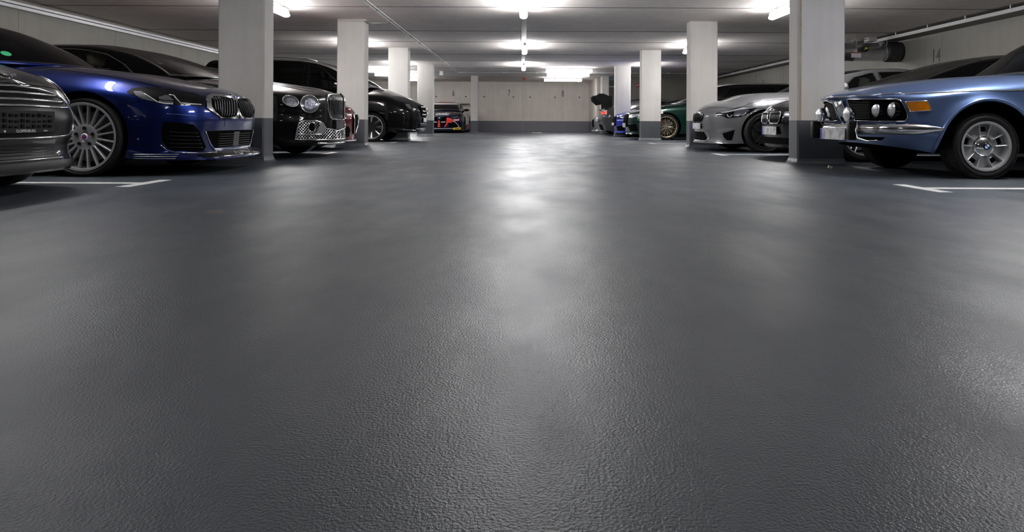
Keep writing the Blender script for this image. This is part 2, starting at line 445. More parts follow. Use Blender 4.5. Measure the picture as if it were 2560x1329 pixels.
# ------------------------------------------------------------------ ducts, conduits, trays
bm = bmesh.new(); add_box(bm, (.005, 2, TOP-.034), (.115, 23.5, TOP-.004)); 
tag(obj('cable_duct', bm, m_house), 'grey cable duct running along the ceiling between the middle lamps', 'cable duct')
root = empty('ceiling_conduit', (-2.49, 0, 0)); tag(root, 'pale twin conduit clipped to the ceiling, left of the aisle', 'conduit')
bm = bmesh.new()
add_tube(bm, [(0, 2, TOP-.055), (0, 26.2, TOP-.055)], .014, 8); add_tube(bm, [(.05, 2, TOP-.05), (.05, 26.2, TOP-.05)], .011, 8)
obj('conduit_pipe', bm, mat('conduit_grey', (.62, .61, .6), .4), root)
bm = bmesh.new()
for k in range(20): add_box(bm, (-.018, 3.0+k*1.2, TOP-.07), (.066, 3.02+k*1.2, TOP-.03))
split(obj('pipe_clip', bm, m_galv, root))
bm = bmesh.new(); add_tube(bm, [(-3.0, 12.95, TOP-.05), (-2.5, 12.95, TOP-.05)], .012, 8)
tag(obj('branch_conduit', bm, MATS['conduit_grey']), 'short conduit from second left pillar to the ceiling conduit', 'conduit')
bm = bmesh.new(); add_tube(bm, [(-2.45, 26.3, TOP-.022), (7.9, 26.3, TOP-.022)], .02, 8)
for k in range(8): add_box(bm, (-2+k*1.3, 26.27, TOP-.05), (-1.96+k*1.3, 26.33, TOP-.002))
tag(obj('cross_conduit', bm, MATS['conduit_grey']), 'thin conduit crossing the ceiling in front of the far wall', 'conduit')
# left tray: two rails against the wall
root = empty('wall_tray', (LX, 0, 0)); tag(root, 'long pale cable tray along the top of the left wall', 'cable tray')
bm = bmesh.new(); add_box(bm, (.002, 1, 2.335), (.11, 32.4, 2.375)); obj('tray_rail', bm, m_galv, root)
bm = bmesh.new(); add_box(bm, (.002, 1, 2.275), (.09, 32.4, 2.325)); obj('tray_rail', bm, m_galv, root)
root = empty('wall_tray', (RX, 0, 0)); tag(root, 'long grey cable tray with lip along the top of the right wall', 'cable tray')
bm = bmesh.new(); add_box(bm, (-.40, 1, 2.325), (0-.002, 29.3, 2.34)); obj('tray_floor', bm, mat('tray_grey', (.22, .21, .19), .6), root)
bm = bmesh.new(); add_box(bm, (-.415, 1, 2.32), (-.385, 29.3, 2.385)); obj('tray_lip', bm, mat('tray_lip_grey', (.5, .5, .49), .45), root)
bm = bmesh.new()
for k in range(24): add_box(bm, (-.42, 2+k*1.12, 2.36), (-.38, 2.02+k*1.12, TOP))
split(obj('hanger', bm, m_galv, root))
# ventilation duct at right
root = empty('ventilation_duct', (6.1, 14.9, 2.08)); tag(root, 'silver round ventilation duct under the ceiling at the right wall', 'duct')
bm = bmesh.new(); add_lathe(bm, [(.0, 0), (.205, 0), (.205, .5), (.212, .51), (.212, .56), (.205, .57), (.205, 1.25), (.212, 1.26), (.212, 1.3), (.205, 1.31), (.205, 2.05)], 40, axis='X'); fix(bm)
obj('duct_pipe', bm, mat('duct_steel', (.42, .42, .43), .3, .9, noise=(8, .25)), root, smooth=40)
bm = bmesh.new(); add_lathe(bm, [(.205, 2.0)] + [(.215 + (.012 if k % 2 else 0), 2.02+k*.02) for k in range(15)] + [(.22, 2.345), (0, 2.345)], 40, axis='X'); fix(bm)
obj('flexible_sleeve', bm, mat('black_rubber_sleeve', (.03, .03, .03), .6), root)
bm = bmesh.new(); add_lathe(bm, [(0, -.27), (.055, -.27), (.055, -.2), (0, -.2)], 20, axis='Y', mtx=Matrix.Translation((1.46, 0, .03))); fix(bm)
obj('damper_motor', bm, mat('black_plastic', (.015, .015, .015), .4), root)
bm = bmesh.new(); add_box(bm, (1.43, -.275, .03), (1.49, -.268, .07)); obj('yellow_label', bm, mat('label_yellow', (.6, .55, .05), .5), root)
bm = bmesh.new(); add_box(bm, (1.17, -.205, -.15), (1.38, -.19, -.03)); lo = obj('white_label', bm, m_white, root)
bm = bmesh.new(); add_box(bm, (1.17, -.207, -.05), (1.38, -.192, -.028)); obj('red_stripe', bm, mat('sign_red', (.45, .02, .02), .4), lo)
bm = bmesh.new()
for x in (.45, 1.28, 1.95):
    add_tube(bm, [(x, .215*cos(a), .215*sin(a)) for a in [2*pi*j/32 for j in range(32)]], .008, 6, closed=True)
    add_tube(bm, [(x, -.2, 0), (x, -.2, .36)], .006, 6); add_tube(bm, [(x, .2, 0), (x, .2, .36)], .006, 6)
split(obj('hanger', bm, m_galv, root))
bm = bmesh.new(); add_box(bm, (1.5, -.3, .2), (1.68, -.1, .29), bevel=.01); add_tube(bm, [(1.15, -.2, .2), (1.3, -.25, .29), (1.52, -.2, .24)], .012)
obj('junction_box', bm, m_house, root)
# hanging box sign at left and red signs
root = empty('hanging_sign', (at(1103.5, 180, 26.0))); tag(root, 'small pale box sign hanging from the ceiling conduit beyond the left pillars', 'sign')
bm = bmesh.new(); add_box(bm, (-.07, -.02, -.13), (.07, .02, .12), bevel=.006); obj('sign_box', bm, m_white, root)
bm = bmesh.new(); add_tube(bm, [(0, 0, .1), (0, 0, .15), (.6, .1, .16)], .014); obj('arm', bm, m_galv, root)
p = at(1594, 213, FYR-.02); root = empty('fire_sign', p); tag(root, 'red fire equipment sign with white mark on the dark far right wall', 'sign')
bm = bmesh.new(); add_box(bm, (-.08, -.005, -.08), (.08, .005, .08)); obj('sign_panel', bm, MATS['sign_red'], root)
bm = bmesh.new(); add_box(bm, (-.05, -.008, -.05), (-.01, -.004, .03)); add_box(bm, (.01, -.008, -.02), (.05, -.004, .05)); obj('pictogram', bm, m_white, root)
p = at(1529, 197, FYR-.02); bm = bmesh.new(); add_box(bm, p-Vector((.12, .01, .07)), p+Vector((.12, .01, .07)))
tag(obj('door_sign', bm, mat('pale_blue_sign', (.35, .55, .7), .4)), 'pale blue sign above the grey door at the far right', 'sign')
p = at(1311, 195.5, 29.5); bm = bmesh.new(); add_lathe(bm, [(0, -.06), (.06, -.06), (.075, -.02), (.075, TOP-p.z)], 18, axis='Z', mtx=Matrix.Translation(p)); fix(bm)
tag(obj('smoke_alarm', bm, mat('alarm_red', (.55, .08, .03), .4)), 'small red alarm under the ceiling before the far wall', 'alarm')
# white switch box on pillar 3 right
bm = bmesh.new(); add_box(bm, (3.80, 18.12, .72), (3.86, 18.2, .84), bevel=.006)
tag(obj('socket_box', bm, m_white), 'small white box on the side of the pillar before the green car', 'socket')
# scrap at foot of right pillar
root = empty('paper_tag', at(2074, 419, 7.2)); root.location.z = 0; tag(root, 'small crumpled pale tag with string at foot of the nearest right pillar', 'litter')
bm = bmesh.new(); add_box(bm, (-.02, -.012, .003), (.02, .012, .03), mtx=Matrix.Rotation(.3, 4, 'Y')); obj('tag_card', bm, mat('tag_card', (.5, .5, .4), .8), root)
bm = bmesh.new(); add_tube(bm, [(.02, 0, .012), (.06, .01, .004), (.1, .0, .005), (.14, .015, .004)], .0018, 6); obj('string', bm, mat('string', (.5, .48, .4), .9), root)
# ------------------------------------------------------------------ car building kit
def pchip(pts):
    xs = np.array([p[0] for p in pts], float); ys = np.array([p[1] for p in pts], float)
    if len(xs) == 1: return lambda x: float(ys[0])
    h = np.diff(xs); dl = np.diff(ys)/h; m = np.zeros(len(xs))
    if len(xs) > 2:
        for i in range(1, len(xs)-1):
            if dl[i-1]*dl[i] > 0:
                w1 = 2*h[i]+h[i-1]; w2 = h[i]+2*h[i-1]
                m[i] = (w1+w2)/(w1/dl[i-1]+w2/dl[i])
    m[0] = dl[0]; m[-1] = dl[-1]
    def f(x):
        if x <= xs[0]: return float(ys[0])
        if x >= xs[-1]: return float(ys[-1])
        i = int(np.searchsorted(xs, x)-1); t = (x-xs[i])/h[i]
        return float((1+2*t)*(1-t)**2*ys[i] + t*(1-t)**2*h[i]*m[i] + t*t*(3-2*t)*ys[i+1] + t*t*(t-1)*h[i]*m[i+1])
    return f
def sstep(a, b, x):
    t = min(1, max(0, (x-a)/(b-a))); return t*t*(3-2*t)
def curve2(pts, n, pw=1.0, mir=False):
    """centripetal-ish Catmull-Rom through 2-D points, n samples by arc length"""
    P = [Vector(p) for p in pts]; Q = [P[0]*2-P[1]] + P + [P[-1]*2-P[-2]]; out = []
    if mir: Q[0] = Vector((P[1].x, -P[1].y)); Q[-1] = Vector((P[-2].x, -P[-2].y))
    for i in range(1, len(Q)-2):
        for k in range(24):
            t = k/24; p0, p1, p2, p3 = Q[i-1:i+3]
            out.append(.5*((2*p1) + (p2-p0)*t + (2*p0-5*p1+4*p2-p3)*t*t + (3*p1-p0-3*p2+p3)*t**3))
    out.append(P[-1]); d = [0]
    for a, b in zip(out, out[1:]): d.append(d[-1]+(b-a).length)
    res = []; j = 0
    for k in range(n):
        s = d[-1]*(k/(n-1))**pw
        while j < len(d)-2 and d[j+1] < s: j += 1
        u = (s-d[j])/max(1e-9, d[j+1]-d[j]); res.append(out[j].lerp(out[j+1], min(1, max(0, u))))
    return res

m_blackpl = mat('black_trim', (.008, .008, .008), .4, spec=.2)
m_gloss = mat('gloss_black', (.003, .003, .0035), .3, coat=.8, spec=.05)
m_grille = mat('grille_black', (.002, .002, .002), .3, spec=.1)
m_tyre = mat('tyre_rubber', (.013, .013, .013), .6, spec=.25)
m_well = mat('wheel_well', (.002, .002, .002), .9, spec=.04)
m_chrome = mat('chrome', (.8, .8, .8), .08, 1.0)
m_alu = mat('polished_alloy', (.58, .58, .6), .22, .95)
m_silver = mat('silver_alloy', (.5, .5, .51), .35, .8)
m_darkalloy = mat('dark_alloy', (.03, .03, .032), .3, .6)
m_gold = mat('gold_alloy', (.5, .42, .27), .3, .85)
m_disc = mat('brake_disc', (.12, .12, .125), .45, .8)
m_lens = glassmat('lamp_glass', (.75, .78, .8))
m_reflect = mat('lamp_reflector', (.66, .67, .69), .22, .55, coat=1, bump=(60, .003))
m_slat = mat('dark_chrome', (.22, .22, .23), .2, .9)
m_glass = glassmat('tinted_glass', (.32, .36, .34))
m_darkglass = glassmat('dark_glass', (.05, .055, .055))
m_beige = mat('beige_leather', (.48, .43, .33), .6)
m_seat = mat('black_leather', (.02, .02, .02), .6)
m_redcal = mat('red_caliper', (.5, .02, .02), .4)
m_lampred = mat('tail_lamp_red', (.8, .03, .02), .15, coat=1, emit=(1, .08, .04), estr=.2)
m_refdark = mat('lamp_smoked', (.16, .165, .18), .2, .5, coat=1)
m_amber = mat('amber_lens', (.55, .17, .004), .2, coat=1, noise=(25, .25))
m_plate = mat('number_plate', (.44, .44, .44), .5, noise=(13, .3))
for _n in m_plate.node_tree.nodes:
    if _n.type == 'TEX_NOISE':
        _n.inputs['Detail'].default_value = 1
        _r = m_plate.node_tree.nodes.new('ShaderNodeMapRange'); _r.inputs['From Min'].default_value = .38; _r.inputs['From Max'].default_value = .58
        _l = _n.outputs['Fac'].links[0]; _t = _l.to_socket; m_plate.node_tree.links.remove(_l)
        m_plate.node_tree.links.new(_n.outputs['Fac'], _r.inputs['Value']); m_plate.node_tree.links.new(_r.outputs[0], _t)
m_plateblue = mat('plate_blue', (.03, .04, .4), .5)

class Car:
    def __init__(s, name, label, x, y, rz, near, group=None):
        s.root = empty(name, (x, y, 0), rz); tag(s.root, label, 'car', group)
        s.M = Matrix.Translation((x, y, 0)) @ Matrix.Rotation(rz, 4, 'Z'); s.Mi = s.M.inverted(); s.near = near; s.bvh = []
    # ---- body shell
    def body(s, L, plan, tail, side, fz, rz, zb, zs, zc, paintm, wheels, crown=2.5, nt=140, nv=22, ns=14, flare=(0, .1), fade=.9, archr=None):
        s.L = L; W = max(p[1] for p in plan); s.W = W
        pl = list(plan) + [(L-a, b) for a, b in tail[::-1]]
        out = curve2(pl, nt, 1.75, True); fside = pchip(side); ffz = pchip(fz); frz = pchip(rz); fzb = pchip(zb); fzs = pchip(zs); fzc = pchip(zc)
        s.zs, s.zc = fzs, fzc
        bm = bmesh.new(); grid = []
        def pos(p, v):
            x0, y0 = p.x, max(0, p.y)
            zt = fzs(x0); z0 = fzb(x0); z = z0+(zt-z0)*v
            x = x0 + ffz(z)*(1-sstep(.0, fade, x0))*1.0
            x -= frz(z)*(sstep(L-.8, L, x0))
            y = y0*(1 - fside(v)/W)
            for (wx, wr, wz) in wheels:
                r = sqrt((x-wx)**2 + (z-wz)**2); a = (archr or wr+.05)
                if flare[0]: y += flare[0]*math.exp(-((r-a)/flare[1])**2 if r > a else 0)*sstep(wz-.2, wz+.15, z)*(y0/W)**4
            return x, y, z
        for i, p in enumerate(out):
            row = []
            xe, ye, ze = pos(p, 1.0)
            x_b, y_b, z_b = pos(p, 0.0)
            for k in range(5):     # floor pan
                u = k/5; row.append((x_b, y_b*u, z_b))
            for k in range(nv+1):
                v = k/nv; row.append(pos(p, v))
            zcx = fzc(p.x)
            for k in range(1, ns+1):
                u = 1-k/ns; u = u if k < ns else 0
                row.append((xe, ye*u, ze+(zcx-ze)*(1-u**crown)))
            grid.append(row)
        for sg in (1, -1):
            V = [[bm.verts.new((x, sg*y, z)) for (x, y, z) in row] for row in grid]
            for A, B in zip(V, V[1:]):
                for j in range(len(A)-1):
                    try: bm.faces.new((A[j], A[j+1], B[j+1], B[j]) if sg > 0 else (B[j], B[j+1], A[j+1], A[j]))
                    except ValueError: pass
        bmesh.ops.remove_doubles(bm, verts=bm.verts, dist=.0006)
        bmesh.ops.dissolve_degenerate(bm, edges=bm.edges, dist=.0004)
        bmesh.ops.recalc_face_normals(bm, faces=bm.faces)
        body = obj('body', bm, [paintm, m_well], s.root)
        # projection target: uncut body
        s.addbvh(body)
        # wheel arches
        cb = bmesh.new()
        for (wx, wr, wz) in wheels:
            a = archr or wr+.045
            for sg in (1, -1):
                yy = sg*(W-.30); yo = sg*(W+.3); ringsA = []
                for yv in (yy, yo):
                    ringsA.append([cb.verts.new((wx+a*cos(t), yv, wz+a*sin(t))) for t in [2*pi*j/56 for j in range(56)]])
                A, B = ringsA
                for j in range(56): cb.faces.new((A[j], A[(j+1) % 56], B[(j+1) % 56], B[j]))
                cb.faces.new(A); cb.faces.new(B)
        bmesh.ops.recalc_face_normals(cb, faces=cb.faces)
        cut = obj('cutter', cb, [m_well], s.root)
        md = body.modifiers.new('b', 'BOOLEAN'); md.operation = 'DIFFERENCE'; md.solver = 'EXACT'; md.object = cut
        dg = bpy.context.evaluated_depsgraph_get(); dg.update()
        me = bpy.data.meshes.new_from_object(body.evaluated_get(dg)); body.modifiers.clear()
        old = body.data; body.data = me; bpy.data.meshes.remove(old); bpy.data.objects.remove(cut)
        me.materials.clear(); me.materials.append(paintm); me.materials.append(m_well)
        for f in me.polygons:
            f.material_index = 0
            c = f.center
            for (wx, wr, wz) in wheels:
                a = archr or wr+.045
                if (c.x-wx)**2 + (c.z-wz)**2 < (a+.001)**2 and abs(c.y) > W-.32: f.material_index = 1
            if f.normal.z < -.9 and c.z < .35 and abs(c.y) < W-.05: f.material_index = 1
        me.polygons.foreach_set('use_smooth', [True]*len(me.polygons)); me.set_sharp_from_angle(angle=radians(38))
        s.bodyo = body
        return body
    def addbvh(s, o):
        me = o.data; s.bvh.append(BVHTree.FromPolygons([v.co[:] for v in me.vertices], [p.vertices[:] for p in me.polygons]))
    # ---- cabin
    def cabin(s, top, belt, wbelt, wroof, side_win=(), windshield=None, rear_win=None, bow=.18, paintm=None, glass=None, edge=.86, crown=2.6, seats=None, frames=True, rpow=2.0):
        x1, x4 = top[0][0], top[-1][0]; ft = pchip(top); fb = pchip(belt); fwb = pchip(wbelt); fwr = pchip(wroof)
        xm = .5*(x1+x4)
        def P(x, q, lift=0.):
            zt = ft(x); z0 = min(fb(x), zt); wb = fwb(x); Hh = max(1e-4, zt-z0); ze = z0+Hh*edge
            full = max(.05, max(t[1] for t in top)-z0)
            we = wb + (fwr(x)-wb)*min(1, (ze-z0)/(full*edge))
            if q <= 1:
                zz = z0+(ze-z0)*q; y = wb + (we-wb)*q**1.35; xx = x
            else:
                u = 2-q; y = we*u; zz = ze+(zt-ze)*(1-u**crown); xx = x
            b = bow*(1-(y/wb)**2)*(1-sstep(x1, x1+1.2, x)) - bow*.6*(1-(y/wb)**2)*sstep(x4-1.0, x4, x)
            return Vector((xx-b, y, zz+lift))
        s.cabP = P
        ws = [list(w) for w in side_win]; kinds = ['side_window']*len(ws)
        if windshield: ws.append(list(windshield)); kinds.append('windscreen')
        if rear_win: ws.append(list(rear_win)); kinds.append('rear_window')
        verts = []; edges = []
        nx, nq = 56, 26
        for i in range(nx+1):
            for j in range(nq+1): verts.append(Vector((x1+(x4-x1)*i/nx, 2*j/nq*.6)))
        polys2 = []
        for w in ws:
            dense = []
            for a, b in zip(w, w[1:]+w[:1]):
                n = max(2, int(abs(b[0]-a[0])/.06+abs(b[1]-a[1])/.08))
                for k in range(n): dense.append(Vector((a[0]+(b[0]-a[0])*k/n, (a[1]+(b[1]-a[1])*k/n)*.6)))
            st = len(verts); verts += dense
            edges += [(st+k, st+(k+1) % len(dense)) for k in range(len(dense))]; polys2.append(dense)
        vv, ee, ff, *_ = delaunay_2d_cdt(verts, edges, [], 0, 1e-5)
        def inside(p, poly):
            c = False; n = len(poly)
            for i in range(n):
                a, b = poly[i], poly[i-1]
                if (a.y > p.y) != (b.y > p.y) and p.x < (b.x-a.x)*(p.y-a.y)/(b.y-a.y)+a.x: c = not c
            return c
        cls = []
        for f in ff:
            c = sum((vv[i] for i in f), Vector((0, 0)))/len(f); k = -1
            for i, w in enumerate(polys2):
                if inside(c, w): k = i
            cls.append(k)
        pts = [P(v.x, min(2, v.y/.6)) for v in vv]
        def build(sel, nm, mt, sides, par):
            bm = bmesh.new()
            for sg in sides:
                mp = {}
                for f, k in zip(ff, cls):
                    if k != sel: continue
                    q = []
                    for i in (f if sg > 0 else f[::-1]):
                        if i not in mp: mp[i] = bm.verts.new((pts[i].x, sg*pts[i].y, pts[i].z))
                        q.append(mp[i])
                    try: bm.faces.new(q)
                    except ValueError: pass
            bmesh.ops.remove_doubles(bm, verts=bm.verts, dist=.0005)
            bmesh.ops.recalc_face_normals(bm, faces=bm.faces)
            return obj(nm, bm, mt, par, smooth=50)
        roof = build(-1, 'roof', [paintm or m_gloss], (1, -1), s.root); s.roof = roof
        md = roof.modifiers.new('s', 'SOLIDIFY'); md.thickness = .02; md.offset = -1
        s.addbvh(roof)
        g = glass or m_darkglass
        for i, kd in enumerate(kinds):
            gl = g[kd] if isinstance(g, dict) else g
            if kd == 'side_window':
                for sg in (1, -1):
                    o = build(i, kd, [gl], (sg,), s.root); s.addbvh(o)
                    if frames:
                        fb_ = bmesh.new(); pth = [P(p.x, min(2, p.y/.6)) for p in polys2[i]]
                        add_tube(fb_, [(q.x, sg*(q.y+.003), q.z) for q in pth], .006, 6, closed=True)
                        obj('window_frame', fb_, frames if frames is not True else m_blackpl, o)
            else:
                o = build(i, kd, [gl], (1, -1), s.root); s.addbvh(o)
        if seats:
            mt, rows, zb_ = seats
            for xr in rows:
                for yy in (-.37, .37):
                    bm = bmesh.new(); add_box(bm, (-.07, -.24, -.25), (.07, .24, .3), bevel=.05)
                    add_box(bm, (-.05, -.13, .32), (.05, .13, .50), bevel=.04)
                    add_tube(bm, [(0, -.06, .28), (0, -.06, .36)], .008, 6); add_tube(bm, [(0, .06, .28), (0, .06, .36)], .008, 6)
                    o = obj('seat', bm, mt, s.root, smooth=50); o.location = (xr, yy, zb_); o.rotation_euler = (0, .18, 0)
    # ---- projected details
    def hit(s, o, d):
        best = None
        for t in s.bvh:
            r = t.ray_cast(o, d)
            if r[0] is not None and (best is None or r[3] < best[2]): best = (r[0], r[1], r[3])
        if best is None: return None
        p, n = best[0], best[1]
        if n.dot(d) > 0: n = -n
        return p, n
    def cast(s, a, b, mode='cam'):
        if mode == 'cam':
            o = s.Mi @ Vector((0, 0, H)); d = (s.Mi.to_3x3() @ ray(a, b)).normalized()
        elif mode == 'front': o = Vector((-1.5, a, b)); d = Vector((1, 0, 0))
        elif mode == 'rear': o = Vector((s.L+1.5, a, b)); d = Vector((-1, 0, 0))
        elif mode == 'side': o = Vector((a, 2.2*s.near, b)); d = Vector((0, -s.near, 0))
        elif mode == 'top': o = Vector((a, b, 3)); d = Vector((0, 0, -1))
        return s.hit(o, d)
    def castn(s, a, b, mode, ref):
        """cast with fall-back: step towards ref until something is hit"""
        for k in range(14):
            t = k/14; h = s.cast(a+(ref[0]-a)*t, b+(ref[1]-b)*t, mode)
            if h: return h
        return None
    def patch(s, poly, m, name, mode='cam', lift=.004, mirror=True, parent=None, step=None, thick=.012, smooth=60, flat=False):
        if step is None: step = 5 if mode == 'cam' else .03
        P = [Vector(p) for p in poly]; c = sum(P, Vector((0, 0)))/len(P)
        dense = []
        for a, b in zip(P, P[1:]+P[:1]):
            n = max(1, int((b-a).length/step+.5)); dense += [a.lerp(b, k/n) for k in range(n)]
        x0 = min(p.x for p in P); x1 = max(p.x for p in P); y0 = min(p.y for p in P); y1 = max(p.y for p in P)
        nd = len(dense); verts = list(dense); edges = [(k, (k+1) % nd) for k in range(nd)]
        def inside(p, poly):
            cc = False
            for i in range(len(poly)):
                a, b = poly[i], poly[i-1]
                if (a.y > p.y) != (b.y > p.y) and p.x < (b.x-a.x)*(p.y-a.y)/(b.y-a.y)+a.x: cc = not cc
            return cc
        yy = y0+step*.5
        while yy < y1:
            xx = x0+step*.5
            while xx < x1:
                q = Vector((xx, yy))
                if inside(q, dense) and min((q-b).length for b in dense) > step*.4: verts.append(q)
                xx += step
            yy += step
        vv, ee, ff, *_ = delaunay_2d_cdt(verts, edges, [], 1, 1e-6)
        hits = [s.castn(v.x, v.y, mode, c) for v in vv]
        if any(h is None for h in hits): return None
        if flat:   # rigid flat thing: keep best-fit plane
            pc = sum((h[0] for h in hits), Vector())/len(hits); nc = sum((h[1] for h in hits), Vector()).normalized()
            mx = max((h[0]-pc).dot(nc) for h in hits)
            hits = [(h[0]-nc*((h[0]-pc).dot(nc)-mx), nc) for h in hits]
        # vertex normals of the patch itself, smoothed, rather than facet normals
        acc = [Vector() for _ in hits]
        for f in ff:
            for q in range(1, len(f)-1):
                cr = (hits[f[q]][0]-hits[f[0]][0]).cross(hits[f[q+1]][0]-hits[f[0]][0])
                if cr.dot(hits[f[0]][1]) < 0: cr = -cr
                for i in (f[0], f[q], f[q+1]): acc[i] += cr
        hits = [(h[0], (a.normalized()*.7+h[1]*.3).normalized() if a.length > 1e-12 else h[1]) for h, a in zip(hits, acc)]
        objs = []
        for sg in ((1, -1) if mirror else (1,)):
            bm = bmesh.new()
            T = [bm.verts.new(h[0]+h[1]*lift) for h in hits]; B = [bm.verts.new(h[0]+h[1]*(lift-thick)) for h in hits]
            cnt = {}
            for f in ff:
                bm.faces.new([T[i] for i in f]); bm.faces.new([B[i] for i in f][::-1])
                for k in range(len(f)):
                    e = (f[k-1], f[k]); cnt[e] = 1
            for (a, b) in cnt:
                if (b, a) not in cnt: bm.faces.new((T[b], T[a], B[a], B[b]))
            if sg < 0: bmesh.ops.transform(bm, matrix=Matrix.Diagonal((1, -1, 1, 1)), verts=bm.verts)
            bmesh.ops.recalc_face_normals(bm, faces=bm.faces)
            par = parent[len(objs)] if isinstance(parent, list) else (parent or s.root)
            objs.append(obj(name, bm, m, par, smooth=smooth))
        return objs
    def line(s, pts, r, m, name, mode='cam', lift=.0, mirror=True, parent=None, closed=False, step=None, n=6):
        if step is None: step = 6 if mode == 'cam' else .04
        P = [Vector(p) for p in pts]; c = sum(P, Vector((0, 0)))/len(P); dense = []
        seg = list(zip(P, P[1:])) + ([(P[-1], P[0])] if closed else [])
        for a, b in seg:
            k = max(1, int((b-a).length/step+.5)); dense += [a.lerp(b, i/k) for i in range(k)]
        if not closed: dense.append(P[-1])
        hs = [s.castn(v.x, v.y, mode, c) for v in dense]
        if any(h is None for h in hs): return None
        objs = []
        for sg in ((1, -1) if mirror else (1,)):
            bm = bmesh.new(); q = [h[0]+h[1]*lift for h in hs]; q = [Vector((v.x, sg*v.y, v.z)) for v in q]
            q2 = [q[0]]
            for v in q[1:]:
                if (v-q2[-1]).length > .002: q2.append(v)
            if len(q2) < 2: return None
            add_tube(bm, q2, r, n, closed=closed)
            par = parent[len(objs)] if isinstance(parent, list) else (parent or s.root)
            objs.append(obj(name, bm, m, par))
        return objs
    def lines(s, many, r, m, name, **k):
        """several strands (grille slats) as one surface pattern mesh per side"""
        mirror = k.pop('mirror', True); parent = k.pop('parent', None)
        for idx, sg in enumerate((1, -1) if mirror else (1,)):
            os_ = []
            for pts in many:
                o = s.line(pts, r, m, name, mirror=False, **k)
                if o: os_ += o
            if not os_: return
            bm = bmesh.new()
            for o in os_:
                bm.from_mesh(o.data); me = o.data; bpy.data.objects.remove(o); bpy.data.meshes.remove(me)
            if sg < 0:
                bmesh.ops.transform(bm, matrix=Matrix.Diagonal((1, -1, 1, 1)), verts=bm.verts); bmesh.ops.reverse_faces(bm, faces=bm.faces)
            par = parent[idx] if isinstance(parent, list) else (parent or s.root)
            obj(name, bm, m, par)
    # ---- wheels
    def wheels(s, xs, y, r, rr, w=.24, style='double5', rim=None, det=True, caliper=None, face=None, cap=None):
        for (wx, hi) in xs:
            for sg in (1, -1):
                near = (sg == s.near)
                t = make_tyre(r, rr, w, s.root, tread=(near and hi and style == 'slots5'))
                t.location = (wx, sg*(y-w/2), r); t.rotation_euler = (0, 0, 0 if sg > 0 else pi)
                make_rim(t, r, rr, w, style if (near and hi) else ('plain' if not hi else style), rim or m_silver, caliper, face, cap)
def make_tyre(r, rr, w, parent, tread=False):
    bm = bmesh.new(); h = w/2
    add_lathe(bm, [(rr-.012, -h*.8), (rr, -h*.86), (rr+(r-rr)*.45, -h), (r-.02, -h*.93), (r-.004, -h*.8), (r, -h*.5), (r, h*.5), (r-.004, h*.8), (r-.02, h*.93),
                   (rr+(r-rr)*.6, h*1.0), (rr+(r-rr)*.42, h*1.0), (rr+.012, h*.92), (rr, h*.86), (rr-.012, h*.8)], 72)
    if tread:
        n = 84
        for k in range(n):
            a = 2*pi*k/n; mt = Matrix.Rotation(-a, 4, 'Y')
            for s_ in (-1, 1):
                add_box(bm, (r-.006, s_*h*.62-h*.3, -.008), (r+.0035, s_*h*.62+h*.3, .008), mtx=mt)
            add_box(bm, (r-.018, h*.82, -.007), (r-.002, h*.955, .007), mtx=mt)
    return obj('wheel', bm, m_tyre, parent, smooth=40)
def add_bar(bm, a0, r0, w0, y0, a1, r1, w1, y1, th=.02, mi=0):
    """tapered spoke from polar (r0,a0) to (r1,a1); outer face at y0->y1"""
    p0 = Vector((r0*cos(a0), 0, r0*sin(a0))); p1 = Vector((r1*cos(a1), 0, r1*sin(a1)))
    t = (p1-p0).normalized(); n = Vector((-t.z, 0, t.x))
    V = []
    for p, w, y in ((p0, w0, y0), (p1, w1, y1)):
        for s_, yy in ((-1, y-th), (-.8, y-.003), (-.35, y), (.35, y), (.8, y-.003), (1, y-th)):
            q = p+n*(s_*w/2); V.append(bm.verts.new((q.x, yy, q.z)))
    for j in range(6):
        f = bm.faces.new((V[j], V[(j+1) % 6], V[6+(j+1) % 6], V[6+j])); f.material_index = mi
    f = bm.faces.new(V[:6][::-1]); f.material_index = mi; f = bm.faces.new(V[6:]); f.material_index = mi
